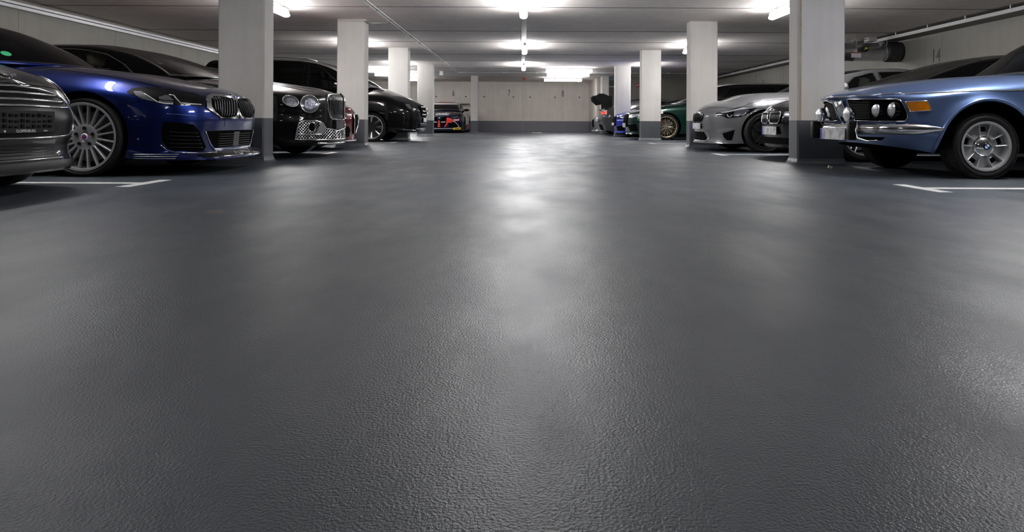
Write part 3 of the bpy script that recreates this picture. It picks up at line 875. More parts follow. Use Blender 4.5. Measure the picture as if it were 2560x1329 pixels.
def make_rim(t, r, R, w, style, m, caliper=None, face=None, cap=None):
    h = w/2
    bm = bmesh.new()
    add_lathe(bm, [(R-.008, h*.80), (R+.004, h*.9), (R+.006, h*.97), (R-.004, h*.99), (R-.016, h*.94), (R-.022, h*.7), (R-.03, h*.2), (R-.035, -h*.7)], 72)
    bmesh.ops.recalc_face_normals(bm, faces=bm.faces)
    rim = obj('rim', bm, m, t, smooth=45)
    if style != 'slots5':
        b2 = bmesh.new(); add_lathe(b2, [(.06, .0), (R*.74, .0), (R*.74, -.025), (.06, -.025)], 48); fix(b2)
        obj('brake_disc', b2, m_disc, t, smooth=30)
    b4 = bmesh.new(); add_lathe(b4, [(R-.03, -h*.72), (.0, -h*.72)], 32); obj('inner_shield', b4, m_well, t)
    if caliper:
        b3 = bmesh.new()
        for k in range(6):
            a = .2+k*.13; mt = Matrix.Rotation(-a, 4, 'Y'); add_box(b3, (R*.55, -.03, -.03), (R*.83, .028, .03), mtx=mt, bevel=.008)
        obj('brake_caliper', b3, caliper, t, smooth=40)
    sp = bmesh.new(); yf = h*.86
    if style == 'multi20':
        for k in range(20):
            a = 2*pi*(k+.5)/20
            add_bar(sp, a, .09, .020, h*.62, a, R-.012, .016, h*.88, .03)
        add_lathe(sp, [(0, h*.5), (.04, h*.52), (.045, h*.60), (.10, h*.66), (.112, h*.62), (.115, h*.2)], 40)
        fix(sp); obj('spokes', sp, m, t, smooth=40)
        lb = bmesh.new()
        for k in range(5):
            a = 2*pi*k/5+pi/2; add_lathe(lb, [(0, 0), (.015, 0), (.015, .008)], 14, mtx=Matrix.Translation((.074*cos(a), h*.655, .074*sin(a))))
        split(obj('lug_hole', lb, m_blackpl, t))
    elif style == 'slots5':
        # dished alloy with five rounded slots, ribs and a polished cap
        pr = [(0, h*.35), (.075, h*.36), (.085, h*.50), (R*.50, h*.52), (R*.62, h*.40), (R*.86, h*.38), (R*.93, h*.80), (R-.006, h*.94)]
        add_lathe(sp, pr, 60)
        for k in range(5):
            ac = pi/2+2*pi*k/5
            for dd in (-.31, .31):
                add_bar(sp, ac+dd+.0, R*.48, .012, h*.66, ac+dd*.86, R*.95, .016, h*.86, .05)
        bmesh.ops.recalc_face_normals(sp, faces=sp.faces); obj('spokes', sp, m, t, smooth=40)
        sl = bmesh.new(); fr = bmesh.new()
        for k in range(5):
            a = pi/2+2*pi*k/5; mt = Matrix.Rotation(-a, 4, 'Y')
            add_box(sl, (R*.60, h*.3, -.030), (R*.80, h*.47, .030), mtx=mt, bevel=.010)
            q = [(R*.57, h*.50, -.038), (R*.57, h*.50, .038), (R*.83, h*.50, .032), (R*.83, h*.50, -.032)]
            add_tube(fr, [mt @ Vector(p) for p in q], .0065, 6, closed=True)
        split(obj('slot', sl, m_well, t)); split(obj('slot_rim', fr, m, t, smooth=60))
        cp = bmesh.new(); add_lathe(cp, [(0, h*1.02), (.028, h*1.02), (.03, h*.98), (.075, h*.88), (.094, h*.60), (.094, h*.4)], 40); fix(cp)
        obj('hub_cap', cp, m_chrome, t, smooth=50)
    elif style == 'van8':
        add_lathe(sp, [(0, h*.6), (R*.45, h*.55), (R*.8, h*.62), (R-.01, h*.7)], 48)
        fix(sp); o = obj('wheel_cover', sp, m_darkalloy, t, smooth=40)
        s2 = bmesh.new()
        for k in range(8):
            a = 2*pi*(k)/8+pi/2
            add_bar(s2, a-.05, R*.42, .018, h*.72, a+.02, R-.006, .105, h*.92, .02)
        obj('spokes', s2, m_alu, t, smooth=40)
    elif style == 'mesh_y':
        for k in range(10):
            a = 2*pi*k/10
            add_bar(sp, a, .05, .02, h*.6, a, R*.55, .015, h*.72, .025)
            for dd in (-.2, .2): add_bar(sp, a, R*.55, .013, h*.72, a+dd, R-.01, .010, h*.88, .025)
            for dd in (.16,): add_bar(sp, a+2*pi/20-dd, R*.78, .009, h*.82, a+2*pi/20+dd*.2, R*.35, .009, h*.68, .02)
        add_lathe(sp, [(0, h*.6), (.03, h*.62), (.065, h*.62), (.07, h*.4)], 24)
        obj('spokes', sp, m, t, smooth=40)
    elif style == 'double5':
        for k in range(5):
            a = 2*pi*k/5+.3
            for dd in (-.16, .16): add_bar(sp, a+dd*.7, .05, .03, h*.6, a+dd, R-.01, .02, h*.86, .03)
        add_lathe(sp, [(0, h*.6), (.06, h*.62), (.075, h*.4)], 24)
        obj('spokes', sp, m, t, smooth=40)
    else:
        add_lathe(sp, [(0, h*.5), (R*.9, h*.5)], 32)
        for k in range(7):
            a = 2*pi*k/7; add_bar(sp, a, .04, .04, h*.68, a, R-.01, .03, h*.8, .02)
        obj('spokes', sp, m_darkalloy if m is not m_silver else m, t, smooth=40)
    if cap:
        cp = bmesh.new(); yc = h*1.03 if style == 'slots5' else h*.70
        add_lathe(cp, [(0, yc), (.03, yc), (.032, yc-.006)], 24); fix(cp); c = obj('centre_cap', cp, cap[0], t)
        if cap[1]:
            q = bmesh.new(); r_ = .021
            for (a0, mi) in ((0, 0), (pi/2, 1), (pi, 0), (3*pi/2, 1)):
                vs = [q.verts.new((0, yc+.001, 0))]+[q.verts.new((r_*cos(a0+pi/2*j/6), yc+.001, r_*sin(a0+pi/2*j/6))) for j in range(7)]
                f = q.faces.new(vs); f.material_index = mi
            obj('emblem', q, list(cap[1]), t)
# ------------------------------------------------------------------ the cars
def Z(ox, oy, s, pts): return [(ox+x/s, oy+y/s) for x, y in pts]
def ell(cx, cy, rx, ry, rot=0, n=28):
    return [(cx+rx*cos(t)*cos(rot)-ry*sin(t)*sin(rot), cy+rx*cos(t)*sin(rot)+ry*sin(t)*cos(rot)) for t in [2*pi*k/n for k in range(n)]]
def hatch(poly, gap, ang):
    """parallel strands at angle ang clipped to poly"""
    ca, sa = cos(ang), sin(ang); R = [(x*ca+y*sa, -x*sa+y*ca) for x, y in poly]; ys = [p[1] for p in R]; out = []
    y = min(ys)+gap/2
    while y < max(ys):
        xs = []
        for a, b in zip(R, R[1:]+R[:1]):
            if (a[1] > y) != (b[1] > y): xs.append(a[0]+(y-a[1])*(b[0]-a[0])/(b[1]-a[1]))
        xs.sort()
        for a, b in zip(xs[::2], xs[1::2]):
            if b-a > gap*.3: out.append([(a*ca-y*sa, a*sa+y*ca), (b*ca-y*sa, b*sa+y*ca)])
        y += gap
    return out
def side_mirror(c, x, y, z, m, sz=(.1, .2, .13), glass=True):
    for sg in (1, -1):
        bm = bmesh.new(); bmesh.ops.create_uvsphere(bm, u_segments=20, v_segments=12, radius=1)
        for v in bm.verts:
            q = v.co; k = 1 if q.x < 0 else .35
            v.co = Vector((x+q.x*sz[0]*k, sg*(y+q.y*sz[1]*.5), z+q.z*sz[2]*.5*(1-.15*abs(q.y))))
        add_tube(bm, [(x, sg*(y-sz[1]*.35), z-sz[2]*.2), (x+.03, sg*(y-sz[1]*.75), z-sz[2]*.75)], [.03, .04], 8)
        bmesh.ops.recalc_face_normals(bm, faces=bm.faces)
        obj('side_mirror', bm, m, c.root, smooth=50)
def lathe_at(parent, p, d, prof, m, name, n=28):
    q = Vector(d).normalized().to_track_quat('Y', 'Z').to_matrix().to_4x4()
    bm = bmesh.new(); add_lathe(bm, prof, n, mtx=Matrix.Translation(p) @ q); fix(bm)
    return obj(name, bm, m, parent, smooth=45)
def number_plate(c, yw, z0, z1, blue=None, m=None, x=None, lift=.012, tilt=0.):
    h = [c.cast(y, z, 'front') for y in (-yw*.9, 0, yw*.9) for z in (z0, z1)]
    xx = min(q[0].x for q in h if q) - lift if x is None else x
    bm = bmesh.new(); add_box(bm, (xx, -yw, z0), (xx+.012, yw, z1), bevel=.004)
    pl = obj('number_plate', bm, m or m_plate, c.root)
    bm = bmesh.new(); add_box(bm, (xx+.01, -yw*.8, z0+.01), (xx+.09, yw*.8, z1-.01)); obj('plate_holder', bm, m_blackpl, pl)
    if blue:
        bm = bmesh.new(); a, b = sorted((blue*yw*.99, blue*(yw-.045))); add_box(bm, (xx-.001, a, z0+.004), (xx+.002, b, z1-.004)); obj('blue_strip', bm, m_plateblue, pl)
    return pl, xx
def front_text(c, s, size, y, z, m, mode='front', parent=None, bold=0., sx=1., depth=.001, lift=.004, rz=None, shear=0., name='lettering'):
    h = c.cast(y, z, mode)
    if not h: return
    p, n = h; n = n.normalized(); up = Vector((0, 0, 1)); xa = up.cross(n).normalized(); ya = n.cross(xa)
    mt = Matrix((xa, ya, n)).transposed().to_4x4(); mt.translation = p+n*lift
    return text_mesh(s, size, depth, mt, m, name, parent or c.root, shear=shear, sx=sx, bold=bold)
def wrap_text(c, s, size, a0, a1, b, m, mode='front', sx=1., bold=0., lift=.003, name='lettering', shear=0.):
    """letters laid along the surface, each vertex projected"""
    me = text_mesh(s, 1., 0., None, m, name, None, shear=shear, bold=bold)
    xs = [v.co.x for v in me.data.vertices]; ys_ = [v.co.y for v in me.data.vertices]; x0, x1, y0, y1 = min(xs), max(xs), min(ys_), max(ys_)
    bm = bmesh.new(); bm.from_mesh(me.data); bpy.data.objects.remove(me)
    bmesh.ops.triangulate(bm, faces=bm.faces)
    for v in bm.verts:
        a = a0+(v.co.x-x0)/(x1-x0)*(a1-a0); bb = b+((v.co.y-y0)/(y1-y0)-.5)*size
        h = c.cast(a, bb, mode)
        v.co = h[0]+h[1]*lift if h else Vector((0, a, bb))
    return obj(name, bm, m, c.root)

STD_TAIL = [(0, 0), (.02, .5), (.09, .74), (.35, .87)]
SIDE = [(0, .04), (.12, .01), (.3, 0), (.6, 0), (.8, .015), (.92, .045), (1, .11)]
BMWCAP = (m_gloss, (mat('emblem_blue', (.02, .12, .5), .3), m_white))
DET = {}
# ================= dark grey hatchback, front left
p_grey = paint('paint_dark_grey', (.020, .020, .019), .3)
c = Car('car', 'dark grey hatchback with chrome grille bars and empty black plate holder, at left edge', -3.09, 4.15, pi, 1); mini = c
c.body(4.25, [(0, 0), (.014, .3), (.06, .52), (.16, .69), (.34, .82), (.68, .885), (1.1, .9), (3.3, .9)], STD_TAIL,
       [(0, .03), (.12, .0), (.5, 0), (.8, .02), (.93, .06), (1, .14)],
       [(.14, .0), (.2, .0), (.26, .03), (.32, .035), (.36, .01), (.5, .0), (.6, .025), (.68, .06), (.76, .115), (.84, .25), (.92, .42)], [(0, 0), (1, .1)],
       [(0, .15), (.35, .15), (.6, .18), (4.2, .19)],
       [(0, .70), (.06, .735), (.16, .78), (.35, .84), (.7, .895), (1.2, .93), (4.2, .98)],
       [(0, .74), (.06, .79), (.16, .84), (.35, .89), (.7, .935), (1.2, .965), (4.2, 1.0)], p_grey, [(.78, .32, .32), (3.45, .32, .32)], crown=2.2)
c.cabin([(1.25, .98), (1.7, 1.27), (2.0, 1.41), (2.6, 1.45), (3.7, 1.38), (4.1, 1.05)], [(1.2, .95), (4.1, 1.0)], [(1.2, .76), (2, .82), (4.1, .78)], [(1.2, .64), (4.1, .62)],
        [[(1.55, .08), (1.95, .85), (3.6, .85), (3.75, .08)]], [(1.28, 1.06), (1.95, 1.1), (2.0, 2), (1.28, 2)], bow=.25, paintm=m_gloss)
c.wheels([(.78, 1), (3.45, 0)], .895, .32, .23)
if 1:
    def sym(h): return h + [(-y, z) for y, z in h[::-1] if abs(y) > 1e-6]
    G = sym([(0, .70), (.23, .69), (.36, .668), (.46, .637), (.55, .575), (.585, .50), (.575, .42), (.49, .383), (.25, .376), (0, .374)])
    g = c.patch(G, m_grille, 'grille', mode='front', lift=.003, mirror=False, step=.04)
    c.line(G, .006, m_chrome, 'grille_surround', mode='front', closed=True, lift=.004, mirror=False, parent=g)
    for z, w_ in ((.658, .40), (.617, .47), (.577, .51)):
        c.line([(w_*k/4, z-abs(k)*.002) for k in range(-4, 5)], .0085, m_chrome, 'grille_bar', mode='front', lift=.006, mirror=False)
    LI = sym([(0, .333), (.3, .331), (.42, .325), (.44, .30), (.36, .258), (.2, .247), (0, .245)])
    li = c.patch(LI, m_blackpl, 'lower_intake', mode='front', lift=.002, mirror=False, step=.04)
    c.lines([[(y, z) for y in (-.34, -.17, 0, .17, .34)] for z in (.265, .285, .305)], .003, m_gloss, 'intake_mesh', mode='front', lift=.004, parent=li, mirror=False)
    c.patch(sym([(0, .215), (.35, .215), (.62, .222), (.66, .20), (.6, .172), (.3, .165), (0, .165)]), m_blackpl, 'front_lip', mode='front', lift=.012, mirror=False, step=.05)
    c.line([(.5*k/4, .235) for k in range(-4, 5)], .005, m_chrome, 'chrome_strip', mode='front', lift=0, mirror=False)
    hl = c.patch(ell(.66, .70, .085, .10), m_reflect, 'headlamp', mode='front', lift=.004, step=.02)
    c.line(ell(.66, .70, .085, .10), .007, m_chrome, 'headlamp_ring', mode='front', closed=True, lift=.004, parent=hl)
    pl, xx = number_plate(c, .26, .405, .545, m=mat('plate_holder_black', (.007, .007, .008), .5, spec=.15), lift=.02)
    m_grt = mat('grey_lettering', (.55, .55, .55), .5)
    text_mesh('CLOPPENBURG', .024, .0006, Matrix.Translation((xx-.0015, 0, .418)) @ Matrix.Rotation(-pi/2, 4, 'Z') @ Matrix.Rotation(pi/2, 4, 'X'), m_grt, 'lettering', pl, bold=.0006)
    bm = bmesh.new(); random.seed(3)
    for i in range(10):
        for j in range(3):
            y_ = -.23+i*.048; z_ = .438+j*.034
            add_box(bm, (xx-.004, y_+random.uniform(0, .01), z_), (xx, y_+.03, z_+random.uniform(.008, .024)))
    split(obj('holder_rib', bm, mat('holder_relief', (.002, .002, .002), .6, spec=.05), pl))
    bm = bmesh.new(); add_lathe(bm, [(0, 0), (.009, 0), (.009, .001), (0, .001)], 18, axis='X', mtx=Matrix.Translation((xx-.001, .17, .418)))
    obj('round_mark', bm, m_grt, pl)
    bm = bmesh.new(); add_lathe(bm, [(0, 0), (.006, 0), (.006, .001), (0, .001)], 18, axis='X', mtx=Matrix.Translation((xx-.001, -.17, .418)))
    for sg in (1, -1): add_box(bm, (xx-.001, min(-.17+sg*.006, -.17+sg*.02), .416), (xx, max(-.17+sg*.006, -.17+sg*.02), .421))
    obj('winged_mark', bm, m_grt, pl)
    # winged badge on the bonnet
    h = c.cast(-.02, .765, 'front'); n = h[1]; xa = Vector((0, 0, 1)).cross(n).normalized(); ya = n.cross(xa)
    mt = Matrix((xa, ya, n)).transposed().to_4x4(); mt.translation = h[0]+n*.003
    bm = bmesh.new(); add_lathe(bm, [(0, .006), (.022, .006), (.025, 0)], 24, axis='Z', mtx=mt)
    for sg in (1, -1):
        for k in range(4): add_tube(bm, [mt @ Vector((sg*.024, .012-k*.008, .003)), mt @ Vector((sg*(.072-k*.009), .014-k*.009, .003))], .0035, 5)
    obj('winged_badge', bm, m_chrome, c.root, smooth=50)
    # bonnet shut line
    c.line([(-.0, .715), (-.3, .712), (-.5, .70), (-.62, .69)], .0028, m_well, 'bonnet_gap', mode='front')

# ================= blue saloon
p_blue = paint('paint_deep_blue', (.008, .020, .135), .95, .33)
c = Car('car', 'deep blue saloon with twin kidney grille and many-spoked silver wheels, nose to aisle', -2.80, 6.62, pi-.01, 1); blue = c
c.body(4.96, [(0, 0), (.01, .25), (.035, .45), (.10, .64), (.24, .79), (.5, .88), (.9, .93), (1.3, .935), (3.8, .935)], STD_TAIL,
       [(0, .03), (.12, .0), (.5, 0), (.72, .005), (.80, .012), (.90, .05), (1, .13)],
       [(.13, -.07), (.17, -.06), (.21, .03), (.35, .02), (.5, .0), (.6, .01), (.68, .03), (.74, .08), (.8, .17), (.95, .3)], [(0, 0), (1, .1)],
       [(0, .135), (.35, .14), (.6, .16), (1.4, .19), (4.9, .2)],
       [(0, .70), (.06, .73), (.2, .775), (.5, .83), (.9, .875), (1.5, .92), (2.5, .96), (4.9, .99)],
       [(0, .735), (.06, .78), (.2, .83), (.5, .89), (.9, .945), (1.5, 1.0), (2.5, 1.02), (4.9, 1.03)], p_blue, [(.95, .343, .343), (3.92, .343, .343)], crown=2.4, flare=(.012, .14), archr=.392)
c.cabin([(1.84, 1.0), (2.2, 1.23), (2.6, 1.43), (2.95, 1.50), (3.4, 1.50), (3.8, 1.45), (4.25, 1.28), (4.65, 1.05)], [(1.7, .95), (4.65, 1.0)], [(1.7, .80), (2.3, .85), (3.8, .85), (4.65, .75)], [(1.7, .62), (4.65, .58)],
        [[(2.25, .1), (2.75, .85), (3.7, .86), (4.2, .1)]], [(1.88, 1.04), (2.82, 1.1), (2.9, 2), (1.88, 2)], [(4.0, 1.1), (4.55, 1.06), (4.55, 2), (3.95, 2)], bow=.28, paintm=p_blue, glass=m_darkglass,
        seats=(m_seat, (2.9,), .86), frames=m_chrome)
c.wheels([(.95, 1), (3.92, 1)], .915, .343, .292, style='multi20', rim=mat('alloy_silver', (.58, .58, .59), .32, .7), cap=(m_white, (mat('cap_blue', (.02, .04, .35), .3), mat('cap_red', (.45, .03, .05), .3))))
side_mirror(c, 2.2, .98, 1.02, p_blue)
a_ = (120, 80, 3.3222); b_ = (490, 210, 6.994); h_ = (300, 200, 11.636)
# headlamps
hl = c.patch(Z(*a_, [(655, 497), (700, 468), (800, 458), (930, 462), (1050, 480), (1200, 505), (1308, 540), (1303, 618), (1150, 610), (1000, 602), (880, 583), (760, 545), (680, 515)]), m_gloss, 'headlamp')
if hl:
    c.patch(Z(*h_, [(390, 325), (620, 332), (690, 375), (1070, 610), (1060, 645), (900, 610), (620, 545), (450, 440)]), m_refdark, 'lamp_reflector', lift=.0055, parent=hl, thick=.003)
    c.patch(Z(*h_, [(1130, 590), (1340, 612), (1555, 635), (1545, 690), (1330, 688), (1120, 655)]), m_refdark, 'lamp_reflector', lift=.0055, parent=hl, thick=.003)
    c.patch(Z(*h_, [(1120, 500), (1340, 440), (1430, 470), (1560, 600), (1300, 590), (1150, 560)]), mat('lamp_grey', (.15, .15, .16), .15, .6), 'lamp_reflector', lift=.0052, parent=hl, thick=.003)
    for P_ in ([(700, 400), (900, 520), (1090, 640), (1300, 690), (1540, 700)], [(1420, 440), (1560, 460), (1640, 560), (1760, 680), (2050, 700), (2350, 720)]): c.line(Z(*h_, P_), .0055, mat('light_tube', (.75, .75, .72), .2, .3), 'light_strip', lift=.007, parent=hl)
# kidneys
inner = [(250, 270), (290, 225), (450, 230), (600, 255), (690, 300), (722, 360), (705, 500), (660, 572), (520, 587), (420, 572), (330, 490), (262, 390)]
outer = [(168, 300), (185, 215), (260, 178), (420, 188), (600, 222), (695, 272), (735, 345), (722, 605), (560, 610), (430, 602), (370, 552), (250, 472), (172, 420)]
kd = c.patch(Z(*b_, outer), m_chrome, 'kidney_grille', lift=.014, thick=.03)
if kd:
    c.patch(Z(*b_, inner), m_well, 'grille_opening', lift=.016, parent=kd, thick=.004)
    sl = []
    for k in range(10):
        x = 300+k*42; sl.append(Z(*b_, [(x-40, 245+k*2), (x, 300), (x+8, 420), (x+6, 520), (x-12, 560)] if 2 < k else [(x-35, 240), (x, 290), (x+14, 400), (x+22, 470+k*25)]))
    c.lines(sl, .0028, m_slat, 'grille_slats', lift=.019, parent=kd)
# plate panel, centre intake, side intakes
c.patch([(-.26, .435), (.26, .435), (.27, .53), (-.27, .53)], p_blue, 'plate_panel', mode='front', lift=.003, mirror=False)
ci = c.patch([(-.52, .39), (-.3, .395), (.3, .395), (.52, .39), (.44, .285), (.38, .235), (-.38, .235), (-.44, .285)], m_well, 'centre_intake', mode='front', lift=.002, mirror=False)
c.lines([[(y_, .25+k*.022) for y_ in (-.36, -.2, 0, .2, .36)] for k in range(6)], .004, m_blackpl, 'intake_mesh', mode='front', lift=.004, mirror=False, parent=ci)
c.patch([(-.06, .24), (.06, .24), (.06, .38), (-.06, .38)], mat('radar_grey', (.06, .06, .065), .4), 'radar_cover', mode='front', lift=.006, mirror=False)
c.line([(-.53, .39), (-.46, .28), (-.40, .222), (0, .215), (.40, .222), (.46, .28), (.53, .39)], .006, m_chrome, 'intake_trim', mode='front', lift=.002, mirror=False)
si = c.patch(Z(*a_, [(958, 745), (1080, 750), (1205, 768), (1250, 815), (1312, 955), (1290, 985), (1060, 990), (990, 962), (945, 905), (945, 800)]), m_well, 'side_intake', lift=.003)
c.lines([Z(*a_, [(1010, 830+k*32), (1240+k*10, 838+k*30)]) for k in range(5)], .0045, m_blackpl, 'intake_mesh', lift=.006, parent=si)
c.line(Z(*a_, [(938, 940), (990, 980), (1070, 1000), (1200, 1002), (1400, 998)]), .004, m_chrome, 'intake_trim')
c.line(Z(*a_, [(985, 678), (1100, 685), (1230, 697)]), .003, mat('paint_edge', (.2, .22, .3), .2, .5), 'crease_line')
c.lines([Z(*a_, [(706, y), (900, y+1), (1085-k*14, y)]) for k, y in enumerate((1015, 1033, 1050, 1068))], .0032, m_silver, 'pinstripes')
c.line(Z(*a_, [(706, 934), (930, 936)]), .002, m_well, 'panel_gap')
c.line(Z(*a_, [(572, 600), (650, 590), (760, 572)]), .0025, m_well, 'bumper_gap')
c.line(Z(*a_, [(10, 310), (200, 325), (400, 350), (620, 385), (800, 425), (930, 460)]), .003, m_well, 'bonnet_gap')
spl = c.patch([(-.62, .150), (-.3, .145), (.3, .145), (.62, .150), (.66, .172), (.3, .195), (-.3, .195), (-.66, .172)], m_gloss, 'front_splitter', mode='front', lift=.012, mirror=False, thick=.04)
wrap_text(c, 'ALPINA', .03, .2, -.2, .172, mat('silver_lettering', (.6, .6, .6), .3, .5), lift=.0145, bold=.01)
for f_ in ([(0, .79)],):
    h = c.cast(.07, 0, 'top')
    if h: lathe_at(c.root, h[0], h[1], [(0, .004), (.034, .004), (.041, .001), (.041, -.004)], m_chrome, 'bonnet_emblem')
gb = c.cabP(1.98, 1.25)
h = c.cast(15, 134, 'cam')
if h:
    o = lathe_at(c.root, h[0], h[1], [(0, .002), (.042, .002), (.042, .0)], mat('sticker_green', (.02, .22, .09), .5), 'green_sticker')

# ================= black luxury saloon with round lamps
p_black = paint('paint_black', (.003, .003, .003), .2, coat=.7)
c = Car('car', 'black luxury saloon with four round headlamps and upright chrome grille', -2.50, 9.20, pi-.055, 1); bent = c
c.body(5.32, [(0, 0), (.01, .25), (.045, .42), (.14, .62), (.30, .79), (.55, .9), (.95, .965), (1.4, .975), (4.2, .975)], STD_TAIL,
       [(0, .04), (.12, .0), (.45, 0), (.6, .02), (.75, .01), (.86, .03), (.94, .08), (1, .17)],
       [(.13, .03), (.2, .0), (.3, .02), (.5, .02), (.8, .03), (.88, .07), (.94, .16), (1.02, .3)], [(0, 0), (1, .1)],
       [(0, .17), (.4, .17), (.7, .2), (5.2, .2)],
       [(0, .80), (.08, .815), (.25, .83), (.5, .86), (.9, .91), (1.5, .98), (2.5, 1.02), (5.2, 1.03)],
       [(0, .84), (.06, .87), (.14, .90), (.27, .935), (.5, .97), (1.0, 1.03), (1.6, 1.06), (2.5, 1.07), (5.2, 1.08)], p_black, [(.92, .36, .36), (4.12, .36, .36)], crown=2.0)
c.cabin([(1.95, 1.06), (2.3, 1.25), (2.75, 1.44), (3.2, 1.52), (3.7, 1.53), (4.1, 1.48), (4.6, 1.3), (5.0, 1.1)], [(1.9, 1.02), (5.0, 1.06)], [(1.9, .83), (2.4, .88), (4.2, .88), (5.0, .8)], [(1.9, .62), (5.0, .6)],
        [[(2.28, .07), (2.55, .55), (2.85, .83), (3.3, .9), (4.1, .9), (4.6, .3), (4.62, .07)]], [(1.99, 1.04), (2.85, 1.1), (3.0, 2), (1.99, 2)], bow=.42, paintm=p_black,
        glass={'side_window': glassmat('clear_dark_glass', (.62, .65, .60)), 'windscreen': glassmat('windscreen_glass', (.45, .5, .45)), 'rear_window': m_darkglass},
        seats=(m_beige, (3.15, 4.1), .90), frames=m_chrome)
c.wheels([(.92, 1), (4.12, 0)], .96, .36, .27)
side_mirror(c, 2.35, 1.0, .98, p_black)
a_ = (680, 190, 6.327)
for (cx, cy, rx, ry, rt) in ((292, 398, 128, 78, .3), (587, 443, 140, 132, .3)):
    E = ell(cx, cy, rx, ry, rt)
    hl = c.patch(Z(*a_, E), m_refdark, 'headlamp', lift=.006)
    c.line(Z(*a_, E), .008, m_chrome, 'headlamp_ring', closed=True, lift=.008, parent=hl)
    c.patch(Z(*a_, ell(cx+rx*.05, cy, rx*.62, ry*.66, rt)), mat('lamp_inner', (.30, .32, .38), .15, .7, bump=(70, .01)), 'lamp_bowl', lift=.009, parent=hl, thick=.003)
# grille as its own upright chrome shell
GY = [(0, .852), (.10, .852), (.20, .842), (.245, .81), (.25, .75), (.235, .62), (.215, .535), (.19, .515), (0, .51)]
GY = [(y*1.36, z) for y, z in GY]
GY[1:4] = [(.17, .852), (.285, .838), (.33, .80)]
loop = GY + [(-y, z) for y, z in GY[::-1][1:-1]]
def gx(z, y=0): return -.045 + max(0, z-.80)*.6 + .07*(y/.29)**2
bm = bmesh.new()
fr = [Vector((gx(z, y), y, z)) for y, z in loop]; bk = [Vector((.25, y*1.02, z)) for y, z in loop]
A = [bm.verts.new(p+Vector((.006, 0, 0))) for p in fr]; B = [bm.verts.new(p) for p in bk]; n = len(A)
for j in range(n): bm.faces.new((A[j], A[(j+1) % n], B[(j+1) % n], B[j]))
NZ = len(GY)
for j in range(NZ-1):   # curved front, strip by strip between the two mirrored halves
    cols = [[bm.verts.new((gx(GY[q][1], GY[q][0]*u)+.006, GY[q][0]*u, GY[q][1])) for u in np.linspace(1, -1, 9)] for q in (j, j+1)]
    for k in range(8): bm.faces.new((cols[0][k], cols[0][k+1], cols[1][k+1], cols[1][k]))
bmesh.ops.dissolve_degenerate(bm, edges=bm.edges, dist=1e-5); fix(bm)
gr = obj('grille_shell', bm, m_gloss, c.root)
bm = bmesh.new(); add_tube(bm, fr, .011, 8, closed=True); obj('grille_surround', bm, m_chrome, gr)
bm = bmesh.new()
for k in range(-12, 13):
    y_ = k*.0255; zt = .84-max(0, abs(y_)-.22)*.4; zb_ = .525
    add_tube(bm, [(gx(z, y_)-.006, y_*(1-.12*(.86-z)/.34), z) for z in np.linspace(zb_, zt, 8)], .0058, 6)
obj('grille_bars', bm, m_chrome, gr)
bm = bmesh.new(); add_tube(bm, [(gx(z)-.012, 0, z) for z in np.linspace(.515, .87, 6)], .009, 6); obj('centre_bar', bm, m_gloss, gr)
# lower chrome mesh
low = [(425, 738), (500, 707), (700, 707), (800, 745), (850, 830), (940, 838), (1075, 870), (1075, 1000), (700, 1010), (362, 1000), (392, 860)]
im = c.patch(Z(*a_, low), m_well, 'lower_intake', lift=.003)
hh = hatch(Z(*a_, low), 5.2, .75)+hatch(Z(*a_, low), 5.2, -.85)
c.lines(hh, .0035, m_chrome, 'intake_mesh', lift=.006, parent=im)
c.line(Z(*a_, low), .009, m_chrome, 'intake_surround', lift=.006, closed=True, parent=im)
c.patch(Z(*a_, [(735, 730), (800, 750), (850, 832), (800, 905), (770, 925), (640, 925), (690, 890), (745, 800)]), m_alu, 'chrome_panel', lift=.012)
c.line(Z(*a_, [(385, 918), (560, 922), (770, 922)]), .010, m_chrome, 'chrome_bar', lift=.008)
fl = c.patch(Z(*a_, ell(622, 808, 52, 66)), m_gloss, 'fog_lamp', lift=.014)
c.line(Z(*a_, ell(622, 808, 56, 72)), .006, m_chrome, 'fog_lamp_ring', lift=.014, closed=True, parent=fl)
c.patch([(-.14, .38), (.14, .38), (.14, .50), (-.14, .50)], mat('sensor_black', (.02, .02, .022), .3), 'radar_box', mode='front', lift=.03, mirror=False, thick=.05)
c.line([(-.55, .20), (-.3, .19), (.3, .19), (.55, .20)], .009, m_chrome, 'lip_trim', mode='front', lift=.0, mirror=False)
c.line(Z(*a_, [(0, 120), (250, 175), (500, 225), (660, 245)]), .004, m_well, 'bonnet_gap')

# ================= red saloon
p_red = paint('paint_red', (.075, .001, .003), .4, coat=.7)
c = Car('car', 'dark red car peeking out between the black luxury saloon and the pillar', -2.87, 11.6, pi, 1); red = c
c.body(4.64, [(0, 0), (.015, .2), (.07, .42), (.18, .62), (.36, .78), (.65, .88), (1.1, .92), (3.7, .92)], STD_TAIL, SIDE,
       [(.13, .04), (.2, .04), (.3, .03), (.5, .0), (.6, .02), (.7, .09), (.8, .22), (.95, .3)], [(0, 0), (1, .1)],
       [(0, .15), (.5, .16), (4.6, .19)], [(0, .68), (.1, .73), (.3, .78), (.8, .85), (1.5, .91), (4.6, 1.0)],
       [(0, .71), (.1, .77), (.3, .83), (.8, .91), (1.5, .98), (4.6, 1.03)], p_red, [(.92, .34, .34), (3.74, .34, .34)])
c.cabin([(1.5, .98), (2.1, 1.28), (2.5, 1.40), (3.0, 1.44), (3.6, 1.38), (4.4, 1.05)], [(1.5, .93), (4.4, 1.0)], [(1.5, .78), (4.4, .74)], [(1.5, .58), (4.4, .55)],
        [[(1.95, .1), (2.45, .85), (3.4, .85), (3.9, .1)]], [(1.54, 1.05), (2.4, 1.1), (2.5, 2), (1.54, 2)], bow=.3, paintm=p_red)
c.wheels([(.92, 1), (3.74, 0)], .91, .34, .26)
